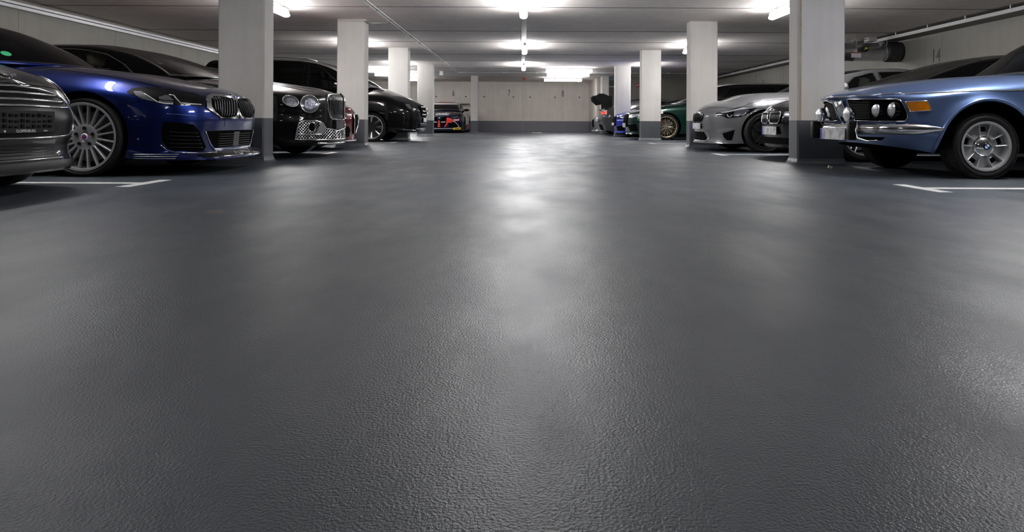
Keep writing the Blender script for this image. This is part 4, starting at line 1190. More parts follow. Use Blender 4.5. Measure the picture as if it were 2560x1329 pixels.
sh = [(.0, .60), (.10, .60), (.14, .55), (.12, .42), (.05, .30), (0, .26)]
k = c.patch(sh + [(-y, z) for y, z in sh[::-1][1:-1]], m_well, 'shield_grille', mode='front', lift=.02, mirror=False, step=.04)
c.line(sh + [(-y, z) for y, z in sh[::-1][1:-1]], .011, m_chrome, 'grille_surround', mode='front', lift=.024, mirror=False, closed=True)
c.patch([(.30, .58), (.55, .60), (.66, .66), (.5, .64), (.3, .62)], m_refdark, 'headlamp', mode='front')
c.patch([(.22, .22), (.6, .22), (.62, .36), (.3, .40), (.2, .34)], m_well, 'lower_intake', mode='front')
c.line([(-.6, .16), (0, .145), (.6, .16)], .012, m_silver, 'front_lip', mode='front', lift=.01, mirror=False)

# ================= black van
c = Car('van', 'long black passenger van with two-tone wheels behind the second left pillar', -2.40, 16.66, pi, 1); van = c
tag(c.root, cat='van')
c.body(5.2, [(0, 0), (.02, .3), (.07, .52), (.17, .7), (.36, .84), (.7, .93), (1.1, .96), (4.6, .96)], [(0, 0), (.02, .6), (.06, .84), (.2, .92)],
       [(0, .03), (.1, 0), (.5, 0), (.75, .015), (.9, .04), (1, .09)],
       [(.2, .04), (.27, .0), (.5, .0), (.75, .0), (.82, .03), (.92, .11), (1.05, .26), (1.2, .4)], [(0, 0), (1, 0)],
       [(0, .24), (.4, .22), (5.2, .22)], [(0, .76), (.06, .81), (.15, .88), (.3, .95), (.6, 1.04), (1.1, 1.12), (2, 1.15), (5.2, 1.17)],
       [(0, .80), (.04, .86), (.11, .95), (.29, 1.06), (.54, 1.16), (1.1, 1.29), (1.5, 1.30), (5.2, 1.30)], p_black, [(1.12, .345, .345), (4.25, .345, .345)], crown=2.4, fade=1.0)
c.cabin([(1.36, 1.30), (1.75, 1.57), (2.2, 1.83), (2.5, 1.93), (2.9, 1.985), (3.6, 2.0), (4.9, 1.98), (5.12, 1.7), (5.18, 1.25)], [(1.2, 1.12), (1.9, 1.17), (5.2, 1.2)], [(1.2, .84), (1.8, .91), (5.2, .92)], [(1.2, .76), (5.2, .76)],
        [[(1.75, .12), (1.95, .5), (2.28, .86), (2.62, .93), (2.62, .12)], [(2.75, .1), (2.75, .93), (3.9, .93), (3.9, .1)], [(4.02, .1), (4.02, .93), (4.95, .9), (4.98, .1)]],
        [(1.4, 1.04), (2.35, 1.1), (2.5, 2), (1.4, 2)], bow=.3, paintm=p_black, glass={'side_window': glassmat('van_glass', (.06, .065, .06)), 'windscreen': m_glass, 'rear_window': m_darkglass}, edge=.9, seats=(m_seat, (2.4,), 1.2))
c.wheels([(1.12, 1), (4.25, 0)], .955, .345, .272, style='van8', rim=m_silver)
bm = bmesh.new()
for sg in (1, -1): add_tube(bm, [(2.5, sg*.74, 1.93), (2.7, sg*.74, 1.975), (3.2, sg*.74, 2.0), (4.6, sg*.74, 2.0), (4.8, sg*.74, 1.96)], .018, 8)
for sg in (1, -1):
    bm2 = bmesh.new(); add_tube(bm2, [(2.45, sg*.75, 1.90), (2.7, sg*.75, 1.968), (3.2, sg*.75, 1.995), (4.6, sg*.75, 1.995), (4.8, sg*.75, 1.95)], .018, 8)
    obj('roof_rail', bm2, m_silver, c.root)
bm.free()
side_mirror(c, 1.95, 1.08, 1.28, p_black, sz=(.1, .24, .22))
a_ = (900, 140, 5.538)
hl = c.patch(Z(*a_, [(425, 602), (520, 628), (600, 640), (690, 655), (735, 735), (700, 775), (610, 735), (490, 665)]), m_gloss, 'headlamp', lift=.005)
c.patch(Z(*a_, [(620, 660), (685, 670), (712, 725), (692, 736), (650, 706)]), m_refdark, 'lamp_reflector', lift=.008, parent=hl, thick=.003)
GV = [(0, .88), (.36, .87), (.42, .82), (.34, .60), (0, .57)]
gp = c.patch(GV + [(-y, z) for y, z in GV[::-1][1:-1]], m_well, 'grille', mode='front', lift=.02, mirror=False)
for z in (.82, .735, .65):
    c.line([(y, z) for y in (-.36, -.2, 0, .2, .36)], .020, m_alu, 'grille_bar', mode='front', lift=.03, mirror=False)
h = c.cast(0, .735, 'front')
bm = bmesh.new(); add_tube(bm, [h[0]+Vector((-.06, .085*cos(t), .085*sin(t))) for t in [2*pi*k/32 for k in range(32)]], .009, 8, closed=True)
for k in range(3): t = pi/2+k*2*pi/3; add_tube(bm, [h[0]+Vector((-.06, 0, 0)), h[0]+Vector((-.06, .085*cos(t), .085*sin(t)))], [.014, .004], 6)
obj('star_emblem', bm, m_chrome, c.root)
li = c.patch([(-.5, .44), (-.2, .52), (.2, .52), (.5, .44), (.55, .36), (-.55, .36)], m_well, 'lower_intake', mode='front', lift=.004, mirror=False)
c.lines([[(y, z) for y in (-.45, 0, .45)] for z in (.40, .44)], .006, m_silver, 'intake_slats', mode='front', lift=.01, mirror=False, parent=li)
c.patch(Z(*a_, [(590, 1010), (640, 965), (720, 940), (770, 960), (760, 1015), (690, 1020)]), m_gloss, 'side_intake', lift=.004)
c.line([(-.62, .31), (-.3, .30), (.3, .30), (.62, .31)], .012, m_chrome, 'lip_trim', mode='front', lift=.004, mirror=False)
c.line(Z(*a_, [(590, 1015), (680, 1024), (770, 1026)]), .009, m_chrome, 'side_trim', lift=.004)
number_plate(c, .26, .47, .575, blue=-1, lift=.02)
c.line(Z(*a_, [(270, 445), (400, 480), (560, 530), (690, 590)]), .004, m_silver, 'bonnet_edge')

# ================= race car at the far wall
p_navy = paint('paint_navy', (.008, .010, .03), .3)
m_rw = mat('livery_white', (.7, .7, .7), .3, coat=.6); m_rr = mat('livery_red', (.65, .03, .015), .3, coat=.6)
c = Car('race_car', 'striped race car in navy, red and white livery facing the aisle by the far wall', -3.46, 28.2, pi/2, -1); race = c
c.body(4.75, [(0, 0), (.01, .4), (.05, .68), (.16, .86), (.4, .96), (.8, 1.0), (1.2, 1.0), (3.9, 1.0)], STD_TAIL,
       [(0, 0), (.3, 0), (.7, 0), (.85, .03), (.94, .08), (1, .16)], [(.08, .0), (.12, .03), (.4, .03), (.6, .03), (.7, .06), (.78, .16), (.88, .3)], [(0, 0), (1, .1)],
       [(0, .09), (4.7, .1)], [(0, .66), (.1, .71), (.3, .79), (.7, .86), (1.3, .89), (4.7, .98)], [(0, .70), (.1, .75), (.3, .82), (.7, .88), (1.3, .97), (4.7, 1.0)],
       p_navy, [(.95, .34, .34), (3.8, .34, .34)], flare=(.02, .12), crown=3)
c.cabin([(1.35, .98), (1.9, 1.22), (2.2, 1.33), (2.7, 1.40), (3.2, 1.38), (4.3, 1.04)], [(1.3, .93), (4.3, .99)], [(1.3, .80), (4.3, .74)], [(1.3, .60), (4.3, .56)],
        [[(1.85, .1), (2.35, .82), (3.0, .84), (3.7, .1)]], [(1.45, 1.12), (2.05, 1.14), (2.1, 2), (1.45, 2)], bow=.3, paintm=p_navy, glass=m_darkglass)
c.wheels([(.95, 1), (3.8, 0)], .99, .34, .24, style='mesh_y', rim=m_darkalloy)
side_mirror(c, 1.75, 1.02, 1.0, m_gloss, sz=(.1, .26, .12))
# livery fields
c.patch([(-.3, 1.395), (-.3, 1.36), (.3, 1.36), (.3, 1.395)], m_rr, 'roof_stripe', mode='front', mirror=False, lift=.003)
K = [(.03, .66), (.30, .69), (.36, .62), (.34, .45), (.24, .24), (.03, .24)]
k = c.patch([(.05, .665), (.30, .685), (.355, .61), (.33, .42), (.25, .27), (.10, .25), (.07, .45)], m_well, 'kidney_grille', mode='front', lift=.012)
c.patch([(-.03, .52), (.03, .52), (.05, .25), (-.05, .25)], m_rr, 'livery_field', mode='front', mirror=False, lift=.016)
c.patch([(-.55, 1.305), (.55, 1.305), (.60, 1.25), (-.60, 1.25)], m_rw, 'windscreen_banner', mode='front', mirror=False, lift=.004)
c.patch([(.33, .64), (.50, .62), (.60, .54), (.54, .43), (.38, .43), (.33, .32), (.27, .25), (.22, .25), (.30, .40)], m_rr, 'livery_field', mode='front', lift=.017)
c.patch([(.42, .42), (.68, .44), (.82, .32), (.76, .24), (.4, .24)], m_well, 'side_intake', mode='front', lift=.006)
c.line([(.58, .52), (.72, .42), (.84, .28), (.74, .20), (.4, .19), (0, .19)], .010, m_rw, 'livery_line', mode='front', lift=.004)
c.patch([(.50, .69), (.70, .72), (.88, .77), (.84, .68), (.66, .64), (.50, .64)], m_gloss, 'headlamp', mode='front', lift=.005)
c.line([(.54, .665), (.66, .66), (.80, .69)], .010, m_reflect, 'light_strip', mode='front', lift=.008)
c.line([(.0, .12), (.5, .12), (.85, .13)], .018, m_blackpl, 'front_splitter', mode='front', lift=.02)
c.patch([(-.60, .13), (-.90, .15), (-.90, .24), (-.60, .22)], mat('label_yellow2', (.75, .5, .02), .4), 'yellow_label', mode='front', mirror=False, lift=.02)
c.line([(-.66, .175), (-.84, .187)], .012, m_blackpl, 'label_print', mode='front', mirror=False, lift=.022)
wrap_text(c, 'onic', .13, .17, -.42, .80, m_rw, bold=.045, shear=.25, lift=.012)
c.patch([(-.62, .57), (-.84, .60), (-.84, .52), (-.60, .49)], mat('livery_pink', (.6, .25, .3), .4), 'livery_field', mode='front', mirror=False, lift=.009)
c.patch([(.10, .47), (.28, .485), (.26, .45), (.09, .44)], m_rw, 'sponsor_mark', mode='front', lift=.016)
c.patch([(1.5, .35), (3.2, .35), (3.2, .62), (1.9, .72), (1.5, .70)], m_rw, 'side_panel', mode='side', mirror=True, lift=.004)
c.patch([(2.4, .15), (4.3, .15), (4.3, .40), (2.9, .35)], m_rr, 'side_panel', mode='side', mirror=True, lift=.007)
for sg in (1, -1):
    bm = bmesh.new(); add_tube(bm, [(3.9, sg*.45, 1.0), (4.35, sg*.45, 1.34)], .02, 6); obj('wing_strut', bm, m_blackpl, c.root)
bm = bmesh.new(); add_box(bm, (4.3, -.95, 1.33), (4.62, .95, 1.355), bevel=.01); obj('rear_wing', bm, m_blackpl, c.root)

# ================= light blue classic coupe
p_lb = paint('paint_light_blue', (.15, .23, .45), .8, .34)
c = Car('classic_coupe', 'light metallic blue classic coupe with twin round headlamps, chrome bumper and slotted wheels', 3.10, 6.70, 0, -1); e9 = c
c.body(4.66, [(0, 0), (.03, .2), (.07, .4), (.13, .58), (.22, .71), (.4, .79), (.75, .825), (1.2, .835), (3.6, .835)], [(0, 0), (.02, .5), (.08, .7), (.3, .79)],
       [(0, .10), (.12, .05), (.3, .01), (.55, 0), (.80, .0), (.865, .004), (.91, .028), (.95, .07), (1, .16)],
       [(.2, .26), (.3, .20), (.42, .17), (.6, .12), (.70, .08), (.725, .03), (.74, .0), (.9, .1)], [(0, 0), (1, .1)],
       [(0, .30), (.3, .25), (.5, .23), (4.6, .25)],
       [(0, .745), (.15, .755), (.35, .775), (.7, .83), (1.1, .875), (1.6, .91), (2.5, .93), (4.6, .9)],
       [(0, .765), (.08, .79), (.2, .825), (.35, .86), (.7, .905), (1.1, .94), (1.6, .965), (2.5, .97), (4.6, .92)], p_lb, [(1.0, .29, .29), (3.6, .29, .29)], crown=3.2, flare=(.03, .05), nv=34, archr=.395)
c.cabin([(1.86, .98), (2.12, 1.18), (2.34, 1.36), (2.62, 1.47), (3.2, 1.47), (3.7, 1.32), (4.2, 1.0)], [(1.8, .915), (4.2, .92)], [(1.8, .70), (2.3, .73), (4.2, .66)], [(1.8, .54), (4.2, .52)],
        [[(2.02, .06), (2.32, .8), (2.6, .92), (3.15, .92), (3.6, .5), (3.68, .06)]], [(1.88, 1.04), (2.44, 1.08), (2.5, 2), (1.88, 2)], bow=.14, paintm=mat('pillar_dark', (.04, .04, .042), .3, .3),
        glass={'side_window': m_glass, 'windscreen': glassmat('clear_glass', (.6, .65, .62)), 'rear_window': m_glass}, seats=(m_seat, (2.9,), .78), frames=m_chrome, edge=.9)
c.wheels([(1.0, 1), (3.6, 1)], .825, .29, .216, w=.22, style='slots5', rim=mat('alloy_grey', (.5, .5, .51), .35, .6), cap=BMWCAP)
bm = bmesh.new(); add_tube(bm, [(2.25+.03*cos(t), -.36+.19*cos(t)*1.0, 1.0+.18*sin(t)) for t in [2*pi*k/28 for k in range(28)]], .011, 6, closed=True)
add_tube(bm, [(2.25, -.36, 1.0), (2.1, -.36, .95)], .02, 8); obj('steering_wheel', bm, m_blackpl, c.root)
bm = bmesh.new()
for yy in (-.45, .05):
    add_tube(bm, [(1.68, yy, .965), (1.80, yy+.05, 1.0), (2.0, yy+.35, 1.09)], .006, 6)
obj('wiper', bm, m_blackpl, c.root)
# belt-line chrome running round the nose
a_ = (2030, 210, 8.307)
c.line([(0.0, .748), (-.3, .748), (-.5, .75), (-.68, .757)], .008, m_chrome, 'bonnet_trim', mode='front', lift=.003)
c.line([(x, z) for x, z in ((.33, .752), (.6, .765), (1.0, .782), (1.6, .795), (2.6, .80), (4.4, .79))], .008, m_chrome, 'belt_trim', mode='side', lift=.001)
# grille field, both sides
gp = Z(*a_, [(735, 322), (765, 304), (1250, 303), (1750, 306), (1830, 332), (1900, 420), (1985, 590), (1988, 700), (1930, 770), (1200, 765), (905, 758)])
g2 = c.patch(gp, m_well, 'grille_panel', lift=.003, step=4)
c.line(gp, .006, m_chrome, 'grille_surround', closed=True, lift=.005, parent=g2)
c.lines([Z(*a_, [(770+(y-340)*.38, y), (1000, y+1), (1210, y+2)]) for y in range(350, 740, 33)], .0024, mat('slat_grey', (.06, .06, .06), .4, .4), 'grille_slats', lift=.006, parent=g2)
# kidney
def kx(z): return .055 + (.75-z)*.40
for sg in (1, -1):
    lp = [(.006, .725), (.03, .742), (.075, .742), (.098, .722), (.09, .62), (.055, .47), (.028, .450), (.006, .465)]
    bm = bmesh.new(); pts = [Vector((kx(z), sg*y, z)) for y, z in lp]
    add_tube(bm, pts, .008, 8, closed=True)
    kd = obj('kidney_grille', bm, m_chrome, c.root)
    bm = bmesh.new(); vs = [bm.verts.new(p+Vector((.012, 0, 0))) for p in pts]; vb = [bm.verts.new(p+Vector((.12, 0, 0))) for p in pts]
    bm.faces.new(vs)
    for j in range(len(vs)): bm.faces.new((vs[j], vs[j-1], vb[j-1], vb[j]))
    obj('grille_backing', bm, m_gloss, kd)
    bm = bmesh.new()
    for k in range(5):
        y = .018+k*.015; add_tube(bm, [(kx(z), sg*y*(1-.42*(.74-z)/.28), z) for z in (.735, .60, .470)], .0042, 5)
    obj('grille_bars', bm, m_chrome, kd)
# headlamps
for sg in (1, -1):
    for y in (.47, .625):
        h = c.cast(sg*y, .625, 'front'); p = h[0]+Vector((.016, 0, 0))
        lp = lathe_at(c.root, p, (-1, 0, .0), [(.0, .03), (.03, .028), (.06, .02), (.078, .006), (.082, -.01)], m_reflect, 'headlamp')
        lathe_at(lp, p, (-1, 0, 0), [(.081, -.02), (.081, .012), (.086, .016), (.09, .012), (.092, -.03)], m_gloss, 'headlamp_ring')
# spot lamps on the bumper
for sg in (1, -1):
    p = Vector((.035, sg*.30, .575))
    lp = lathe_at(c.root, p, (-1, 0, 0), [(0, .030), (.045, .024), (.072, .012), (.076, -.005), (.070, -.03), (.035, -.06), (0, -.07)], m_chrome, 'spot_lamp')
    lathe_at(lp, p, (-1, 0, 0), [(0, .036), (.045, .030), (.070, .016)], m_reflect, 'lamp_lens')
    bm = bmesh.new(); add_tube(bm, [p+Vector((.02, 0, -.05)), p+Vector((.03, 0, -.11))], .012, 8); obj('lamp_bracket', bm, m_blackpl, lp)
# amber side lamp
am = [(1940, 365), (2160, 358), (2380, 350), (2440, 430), (2470, 545), (2260, 560), (2040, 570), (1990, 480)]
ai = c.patch(Z(*a_, am), m_amber, 'indicator_lamp', lift=.012)
c.line(Z(*a_, am), .005, m_chrome, 'indicator_trim', closed=True, lift=.010, parent=ai)
# bumper
def bump_path(off):
    base = [(.60, .845), (.46, .835), (.33, .80), (.22, .74), (.15, .66), (.11, .52), (.085, .38), (.075, .2), (.07, 0)]
    return [(x-off*(.15 if x > .4 else 1), y+off*(1 if x > .2 else 0)) for x, y in base]
full = [(x, -y) for x, y in bump_path(.0)] + [(x, y) for x, y in bump_path(.0)[::-1][1:]]
full = [(v.x, v.y) for v in curve2(full, 70)]
prof = [(.0, .048), (-.018, .044), (-.034, .030), (-.042, .008), (-.040, -.012), (-.032, -.030), (-.014, -.046), (.0, -.05)]
bm = bmesh.new(); rings = []
for i, (x, y) in enumerate(full):
    a = Vector(full[max(0, i-1)]); b = Vector(full[min(len(full)-1, i+1)]); t = (b-a).normalized(); nrm = Vector((t.y, -t.x)) * -1
    tp = min(1, min(i, len(full)-1-i)/7+.12)**.6
    if nrm.x > 0 and abs(y) < .6: nrm = -nrm
    if abs(y) > .7 and nrm.y*y < 0: nrm = -nrm
    rings.append([bm.verts.new((x+nrm.x*(-o_x)*tp-.03*(1 if False else 0), y+nrm.y*(-o_x)*tp, .44+z*tp)) for o_x, z in prof])
for A, B in zip(rings, rings[1:]):
    for j in range(len(prof)): bm.faces.new((A[j], A[(j+1) % len(prof)], B[(j+1) % len(prof)], B[j]))
bm.faces.new(rings[0]); bm.faces.new(rings[-1][::-1]); bmesh.ops.recalc_face_normals(bm, faces=bm.faces)
bp = obj('bumper', bm, m_chrome, c.root, smooth=50)
for sg in (1, -1):
    bm = bmesh.new(); add_box(bm, (-.015, sg*.39-.035, .33), (.075, sg*.39+.035, .51), bevel=.018)
    gd = obj('bumper_guard', bm, m_blackpl, c.root, smooth=40)
    bm = bmesh.new(); add_tube(bm, [(.06, sg*.43, .50), (.045, sg*.435, .42), (.05, sg*.45, .35), (.10, sg*.53, .325), (.16, sg*.60, .335)], [.008, .012, .012, .010, .004], 8)
    obj('guard_trim', bm, m_chrome, gd)
number_plate(c, .26, .325, .437, blue=1, x=.02, m=m_plate)
c.patch([(-.5, .36), (.5, .36), (.45, .33), (-.45, .33)], m_well, 'valance_gap', mode='front', mirror=False, lift=.002)
c.line([(.30, .985), (.5, .9)], .002, m_well, 'panel_gap') if 0 else None
c.line([(1.0+.412*cos(t), .29+.412*sin(t)) for t in [radians(-8+k*7) for k in range(29)]], .017, p_lb, 'wheel_arch_lip', mode='side', lift=.004)
c.line([(3.6+.412*cos(t), .29+.412*sin(t)) for t in [radians(-8+k*7) for k in range(29)]], .017, p_lb, 'wheel_arch_lip', mode='side', lift=.004)
# raised bonnet edge
h1 = [c.cast(x, -.56, 'top') for x in (.3, .6, 1.0, 1.5)]

# ================= silver-grey coupe
p_sil = paint('paint_silver_grey', (.14, .14, .145), .35, .38)
c = Car('car', 'silver grey sports coupe with black kidney grille, just behind the black saloon', 3.08, 11.78, 0, -1); m4 = c
c.body(4.67, [(0, 0), (.015, .22), (.06, .42), (.15, .60), (.32, .77), (.6, .88), (1.0, .93), (3.7, .94)], STD_TAIL,
       [(0, .02), (.15, 0), (.5, 0), (.72, .005), (.84, .02), (.93, .06), (1, .13)],
       [(.12, -.02), (.17, .03), (.25, .05), (.4, .03), (.5, .02), (.6, .02), (.68, .05), (.76, .12), (.86, .24), (1, .3)], [(0, 0), (1, .1)],
       [(0, .14), (.3, .14), (.6, .15), (1.3, .17), (4.6, .18)], [(0, .64), (.1, .70), (.25, .76), (.5, .815), (.9, .87), (1.5, .92), (4.6, .99)],
       [(0, .68), (.05, .73), (.12, .79), (.27, .855), (.5, .92), (.8, .985), (1.1, 1.01), (1.5, 1.02), (4.6, 1.02)], p_sil, [(.9, .335, .335), (3.7, .335, .335)], crown=2.6, flare=(.02, .13), archr=.375)
c.cabin([(1.72, 1.0), (2.1, 1.2), (2.5, 1.36), (2.9, 1.43), (3.3, 1.44), (3.8, 1.36), (4.4, 1.08)], [(1.7, .95), (4.4, 1.02)], [(1.7, .78), (2.3, .84), (4.4, .72)], [(1.7, .58), (4.4, .54)],
        [[(2.05, .08), (2.5, .80), (2.8, .88), (2.84, .08)], [(2.92, .08), (2.9, .88), (3.3, .88), (3.85, .35), (3.9, .08)]], [(1.76, 1.05), (2.68, 1.1), (2.78, 2), (1.76, 2)], bow=.3, paintm=p_sil, glass=m_glass, seats=(m_seat, (2.9,), .82), edge=.9)
c.wheels([(.9, 1), (3.7, 0)], .935, .335, .262, style='double5', rim=m_darkalloy)
side_mirror(c, 2.15, .98, 1.07, mat('mirror_silver', (.55, .55, .56), .2, .5), sz=(.1, .24, .15))
a_ = (1740, 200, 6.646)
kd = c.patch([(.02, .64), (.12, .655), (.25, .655), (.32, .62), (.30, .56), (.24, .51), (.10, .495), (.03, .50)], m_gloss, 'kidney_grille', mode='front', lift=.014, thick=.03)
c.line([(.02, .64), (.12, .655), (.25, .655), (.32, .62), (.30, .56), (.24, .51), (.10, .495), (.03, .50)], .005, m_blackpl, 'kidney_frame', mode='front', lift=.014, closed=True, parent=kd)
c.lines([[(.05+k*.035, .64), (.05+k*.033, .51)] for k in range(7)], .004, m_blackpl, 'grille_slats', mode='front', lift=.018, parent=kd)
hl = c.patch(Z(*a_, [(405, 548), (560, 500), (700, 462), (800, 446), (1012, 462), (870, 560), (740, 612), (510, 635), (455, 592)]), m_grille, 'headlamp', lift=.004)
c.patch(Z(*a_, [(415, 545), (600, 500), (780, 455), (980, 465), (860, 478), (700, 500), (520, 540)]), m_reflect, 'lamp_reflector', lift=.006, parent=hl, thick=.003)
if hl:
    for P_ in ([(520, 570), (540, 610), (580, 612), (600, 580)], [(760, 590), (800, 575), (830, 545)]): c.line(Z(*a_, P_), .006, m_reflect, 'light_strip', lift=.009, parent=hl)
    c.patch(Z(*a_, [(640, 520), (740, 490), (860, 490), (900, 500), (820, 560), (700, 600), (620, 600)]), mat('lamp_violet', (.10, .095, .12), .2, .5), 'lamp_bowl', lift=.006, parent=hl, thick=.003)
c.patch(Z(*a_, [(335, 548), (415, 538), (500, 628), (440, 600), (345, 598)]), m_gloss, 'lamp_link', lift=.003)
number_plate(c, .26, .375, .48, blue=1)
c.patch([(-.30, .33), (.30, .33), (.40, .22), (.36, .185), (-.36, .185), (-.40, .22)], m_well, 'centre_intake', mode='front', mirror=False, lift=.003)
c.line([(-.44, .36), (-.32, .352), (.32, .352), (.44, .36), (.47, .22), (.38, .17), (-.38, .17), (-.47, .22)], .008, p_sil, 'intake_trim', mode='front', mirror=False, lift=.004, closed=True)
c.patch(Z(*a_, [(440, 885), (540, 860), (645, 828), (620, 920), (597, 1000), (520, 1000), (465, 955)]), m_well, 'side_intake', lift=.003)
c.patch(Z(*a_, [(332, 850), (400, 808), (600, 788), (640, 808), (540, 850), (330, 882)]), mat('fin_grey', (.14, .14, .145), .35), 'intake_fin', lift=.008)  # fin in the same silver grey as the body, no clear coat
c.patch([(-.5, .125), (.5, .125), (.55, .155), (-.55, .155)], m_gloss, 'front_splitter', mode='front', mirror=False, lift=.03, thick=.04)
c.line(Z(*a_, [(220, 465), (430, 455), (640, 470), (760, 445), (900, 385), (1100, 342), (1300, 330), (1520, 322)]), .003, m_well, 'bonnet_gap')
c.line(Z(*a_, [(1015, 465), (1150, 475)]), .0025, m_well, 'bumper_gap')

# ================= black saloon behind right pillar
c = Car('car', 'black saloon with chrome kidney grille half hidden by the pillar beside the classic coupe', 3.46, 9.3, 0, -1); bk = c
c.body(4.6, [(0, 0), (.015, .22), (.05, .42), (.14, .60), (.32, .77), (.6, .86), (1.0, .9), (3.6, .9)], STD_TAIL, SIDE,
       [(.12, .02), (.2, .03), (.5, .0), (.6, .01), (.68, .05), (.76, .12), (.86, .24), (1, .3)], [(0, 0), (1, .1)],
       [(0, .16), (.5, .17), (4.6, .18)], [(0, .66), (.1, .72), (.25, .77), (.5, .82), (.9, .87), (1.5, .92), (4.6, .99)],
       [(0, .70), (.1, .76), (.25, .815), (.5, .87), (1.1, .95), (1.5, .99), (4.6, 1.02)], p_black, [(.86, .325, .325), (3.6, .325, .325)], crown=2.4)
c.cabin([(1.6, .99), (2.1, 1.2), (2.6, 1.37), (3.1, 1.43), (3.5, 1.42), (4.0, 1.28), (4.4, 1.05)], [(1.6, .95), (4.4, 1.02)], [(1.6, .76), (2.3, .82), (4.4, .7)], [(1.6, .58), (4.4, .54)],
        [[(2.1, .08), (2.6, .85), (3.4, .86), (3.8, .08)]], [(1.65, 1.05), (2.6, 1.1), (2.7, 2), (1.65, 2)], bow=.3, paintm=p_black)
c.wheels([(.86, 1), (3.6, 0)], .89, .325, .24)
KB = [(.04, .61), (.07, .63), (.30, .63), (.335, .61), (.32, .52), (.28, .485), (.06, .485), (.03, .51)]
kd = c.patch(KB, m_well, 'kidney_grille', mode='front', lift=.014, thick=.03)
c.line(KB, .008, m_chrome, 'kidney_frame', mode='front', lift=.016, closed=True, parent=kd)
c.lines([[(.06+k*.027, .635), (.06+k*.027, .495)] for k in range(10)], .003, m_slat, 'grille_slats', mode='front', lift=.018, parent=kd)
c.patch([(.38, .64), (.60, .66), (.74, .68), (.70, .61), (.55, .57), (.38, .57)], m_refdark, 'headlamp', mode='front', lift=.005)
number_plate(c, .26, .325, .44, blue=1)
c.patch([(-.5, .29), (.5, .29), (.45, .20), (-.45, .20)], m_well, 'centre_intake', mode='front', mirror=False)

# ================= black estate, tail to the aisle
c = Car('car', 'black estate car seen behind the silver coupe, between the two right pillars', 3.72+4.5, 14.4, pi, 1)
c.body(4.5, [(0, 0), (.03, .4), (.12, .7), (.35, .85), (.8, .9), (3.5, .9)], [(0, 0), (.02, .5), (.06, .72), (.2, .85)], SIDE, [(.1, .0), (.6, .02), (.8, .2)], [(0, 0), (1, .05)],
       [(0, .18), (4.5, .2)], [(0, .66), (.3, .78), (1.2, .88), (4.5, .95)], [(0, .70), (.3, .84), (1.2, .94), (4.5, .97)], p_black, [(.85, .32, .32), (3.55, .32, .32)])
c.cabin([(1.3, .95), (1.8, 1.18), (2.2, 1.29), (2.8, 1.33), (3.6, 1.33), (4.1, 1.27), (4.42, 1.0)], [(1.3, .9), (4.42, .95)], [(1.3, .74), (4.42, .76)], [(1.3, .58), (4.42, .6)],
        [[(1.7, .1), (2.1, .85), (2.9, .88), (2.9, .1)], [(3.0, .1), (3.0, .88), (3.9, .85), (4.15, .1)]], [(1.34, 1.05), (1.95, 1.1), (2.0, 2), (1.34, 2)], [(4.18, 1.1), (4.38, 1.06), (4.38, 2), (4.15, 2)], bow=.2, paintm=p_black,
        seats=(m_seat, (2.6,), .74))
c.wheels([(.85, 0), (3.55, 0)], .89, .32, .24)
c.patch([(.45, .85), (.72, .83), (.74, .74), (.45, .74)], m_lampred, 'tail_lamp', mode='rear', lift=.004)

# ================= dark green car
p_green = paint('paint_dark_green', (.004, .026, .018), .35)
c = Car('car', 'dark green sports saloon with gold mesh wheels between the far right pillars', 3.05, 19.6, 0, -1); gr_ = c
c.body(4.9, [(0, 0), (.015, .22), (.05, .42), (.14, .62), (.32, .80), (.6, .9), (1.0, .95), (3.9, .95)], STD_TAIL, SIDE,
       [(.12, .0), (.2, .05), (.3, .04), (.5, .0), (.65, .01), (.74, .05), (.82, .14), (1, .3)], [(0, 0), (1, .1)],
       [(0, .15), (.5, .16), (4.9, .18)], [(0, .72), (.1, .76), (.3, .82), (.6, .88), (1.1, .95), (1.6, .98), (4.9, 1.02)],
       [(0, .76), (.1, .80), (.3, .87), (.6, .92), (1.1, .99), (1.6, 1.04), (4.9, 1.05)], p_green, [(1.02, .36, .36), (4.0, .36, .36)], archr=.41)
c.cabin([(1.65, 1.03), (2.1, 1.25), (2.6, 1.42), (3.2, 1.48), (3.7, 1.45), (4.2, 1.3), (4.6, 1.06)], [(1.65, .98), (4.6, 1.03)], [(1.65, .8), (4.6, .74)], [(1.65, .6), (4.6, .56)],
        [[(2.1, .08), (2.6, .85), (3.6, .86), (4.1, .08)]], [(1.7, 1.05), (2.55, 1.1), (2.65, 2), (1.7, 2)], bow=.3, paintm=p_green, glass=m_glass, frames=m_chrome)
c.wheels([(1.02, 1), (4.0, 0)], .945, .36, .29, style='mesh_y', rim=m_gold, caliper=m_redcal, cap=BMWCAP)
kd = c.patch([(.03, .70), (.28, .72), (.33, .66), (.3, .46), (.1, .42), (.03, .46)], m_well, 'kidney_grille', mode='front', lift=.02, thick=.03)
c.line([(.03, .70), (.28, .72), (.33, .66), (.3, .46), (.1, .42), (.03, .46)], .010, m_gloss, 'kidney_frame', mode='front', lift=.02, closed=True, parent=kd)
c.patch([(.42, .70), (.66, .72), (.8, .76), (.76, .66), (.58, .62), (.42, .62)], m_reflect, 'headlamp', mode='front', lift=.005)
number_plate(c, .26, .34, .46, lift=.03)
c.patch([(.3, .40), (.7, .44), (.72, .24), (.4, .22)], m_well, 'side_intake', mode='front', lift=.004)
c.line([(-.7, .155), (0, .14), (.7, .155)], .016, m_gloss, 'front_lip', mode='front', lift=.02, mirror=False)

